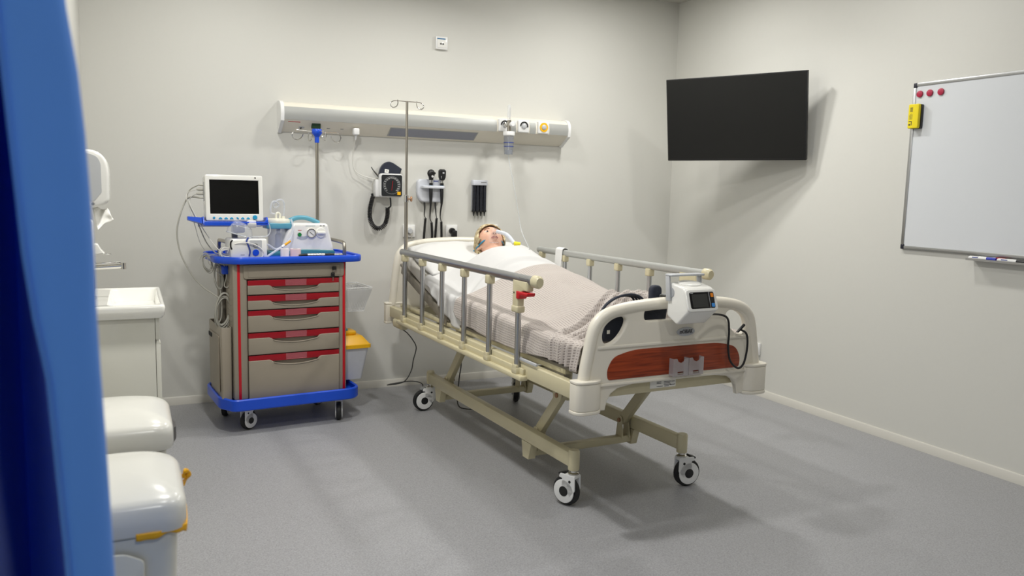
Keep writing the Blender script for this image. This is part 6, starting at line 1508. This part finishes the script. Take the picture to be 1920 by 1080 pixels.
pc = MB().tube([(0.030, -0.120, 0.850), (0.090, -0.075, 0.842), (0.175, -0.050, 0.834), (0.225, -0.046, 0.815), (0.239, -0.044, 0.76), (0.239, -0.044, 0.70), (0.252, -0.046, 0.640), (0.290, -0.050, 0.607), (0.322, -0.048, 0.620), (0.338, -0.046, 0.665), (0.341, -0.045, 0.715), (0.332, -0.043, 0.748), (0.310, -0.034, 0.762)], 0.0044, 10).build('power_cord', BLACK, vm)
cl_ = MB(); cl_.plate(fillet([(0.290, 0.752), (0.300, 0.750), (0.335, 0.778), (0.330, 0.786)], 0.003), 0.010, frame((0, -0.026, 0), (1, 0, 0), (0, 0, 1)), bevel=0.002)
cl_.build('cord_plug', BLACK, pc)
# navy cuff bag and its hose behind the footboard
nb_ = thing('cuff_bag', 'dark navy cuff bag hanging behind the footboard holes', 'bag', BED_LOC, BED_RZ)
bgp = fillet([(-0.315, 0.735), (-0.02, 0.742), (0.00, 0.87), (-0.03, 0.892), (-0.20, 0.868), (-0.315, 0.852)], 0.02)
MB().plate(bgp, 0.040, frame((0, 0.082, 0), (1, 0, 0), (0, 0, 1)), bevel=0.015, res=3).build('bag_body', NAVY, nb_)
MB().plate(fillet(rect(-0.090, 0.840, -0.040, 0.948), 0.024, 6), 0.030, frame((0, 0.070, 0), (1, 0, 0), (0, 0, 1)), bevel=0.008).build('bag_flap', NAVY, nb_)
MB().box((-0.290, 0.040, 0.776), (0.012, 0.002, 0.014), 0).build('care_tag', PAPER, nb_)
for q in range(4):
    o = q*0.009
    h = MB().tube([(-0.315+o*0.6, 0.062+o, 0.84), (-0.285+o*0.5, 0.066+o, 0.878-o*0.2), (-0.225, 0.070+o, 0.906-o*0.3), (-0.160-o*0.4, 0.070+o, 0.912-o*0.3), (-0.115-o, 0.066+o, 0.892), (-0.095-o, 0.062+o, 0.84)], 0.0045, 8)
    o_ = place(h.build('cuff_hose', NAVY), BED_LOC, BED_RZ)
    tag(o_, 'strands of dark navy cuff hose arched behind the footboard rail', 'hose', 'cuff hose strands behind the footboard')
# hand control cord under the head corner
fc_ = MB(BMi).tube([(1.437, -0.50, 0.47), (1.480, -0.46, 0.44), (1.525, -0.43, 0.39), (1.552, -0.42, 0.337), (1.534, -0.42, 0.262), (1.521, -0.42, 0.196), (1.480, -0.40, 0.125), (1.425, -0.25, 0.075), (1.470, -0.20, 0.068), (1.560, -0.30, 0.10), (1.590, -0.42, 0.110), (1.590, -0.44, 0.07), (1.585, -0.46, 0.012)], 0.0033, 8).build('power_cord', CABLED, bed)
c2 = MB().tube([(-0.20, 1.62, 0.52), (-0.215, 1.61, 0.42), (-0.205, 1.60, 0.33), (-0.19, 1.66, 0.22), (-0.17, 1.72, 0.06), (-0.10, 1.75, 0.012), (0.0, 1.72, 0.010)], 0.0035, 8).build('control_cord', CABLED, bed)
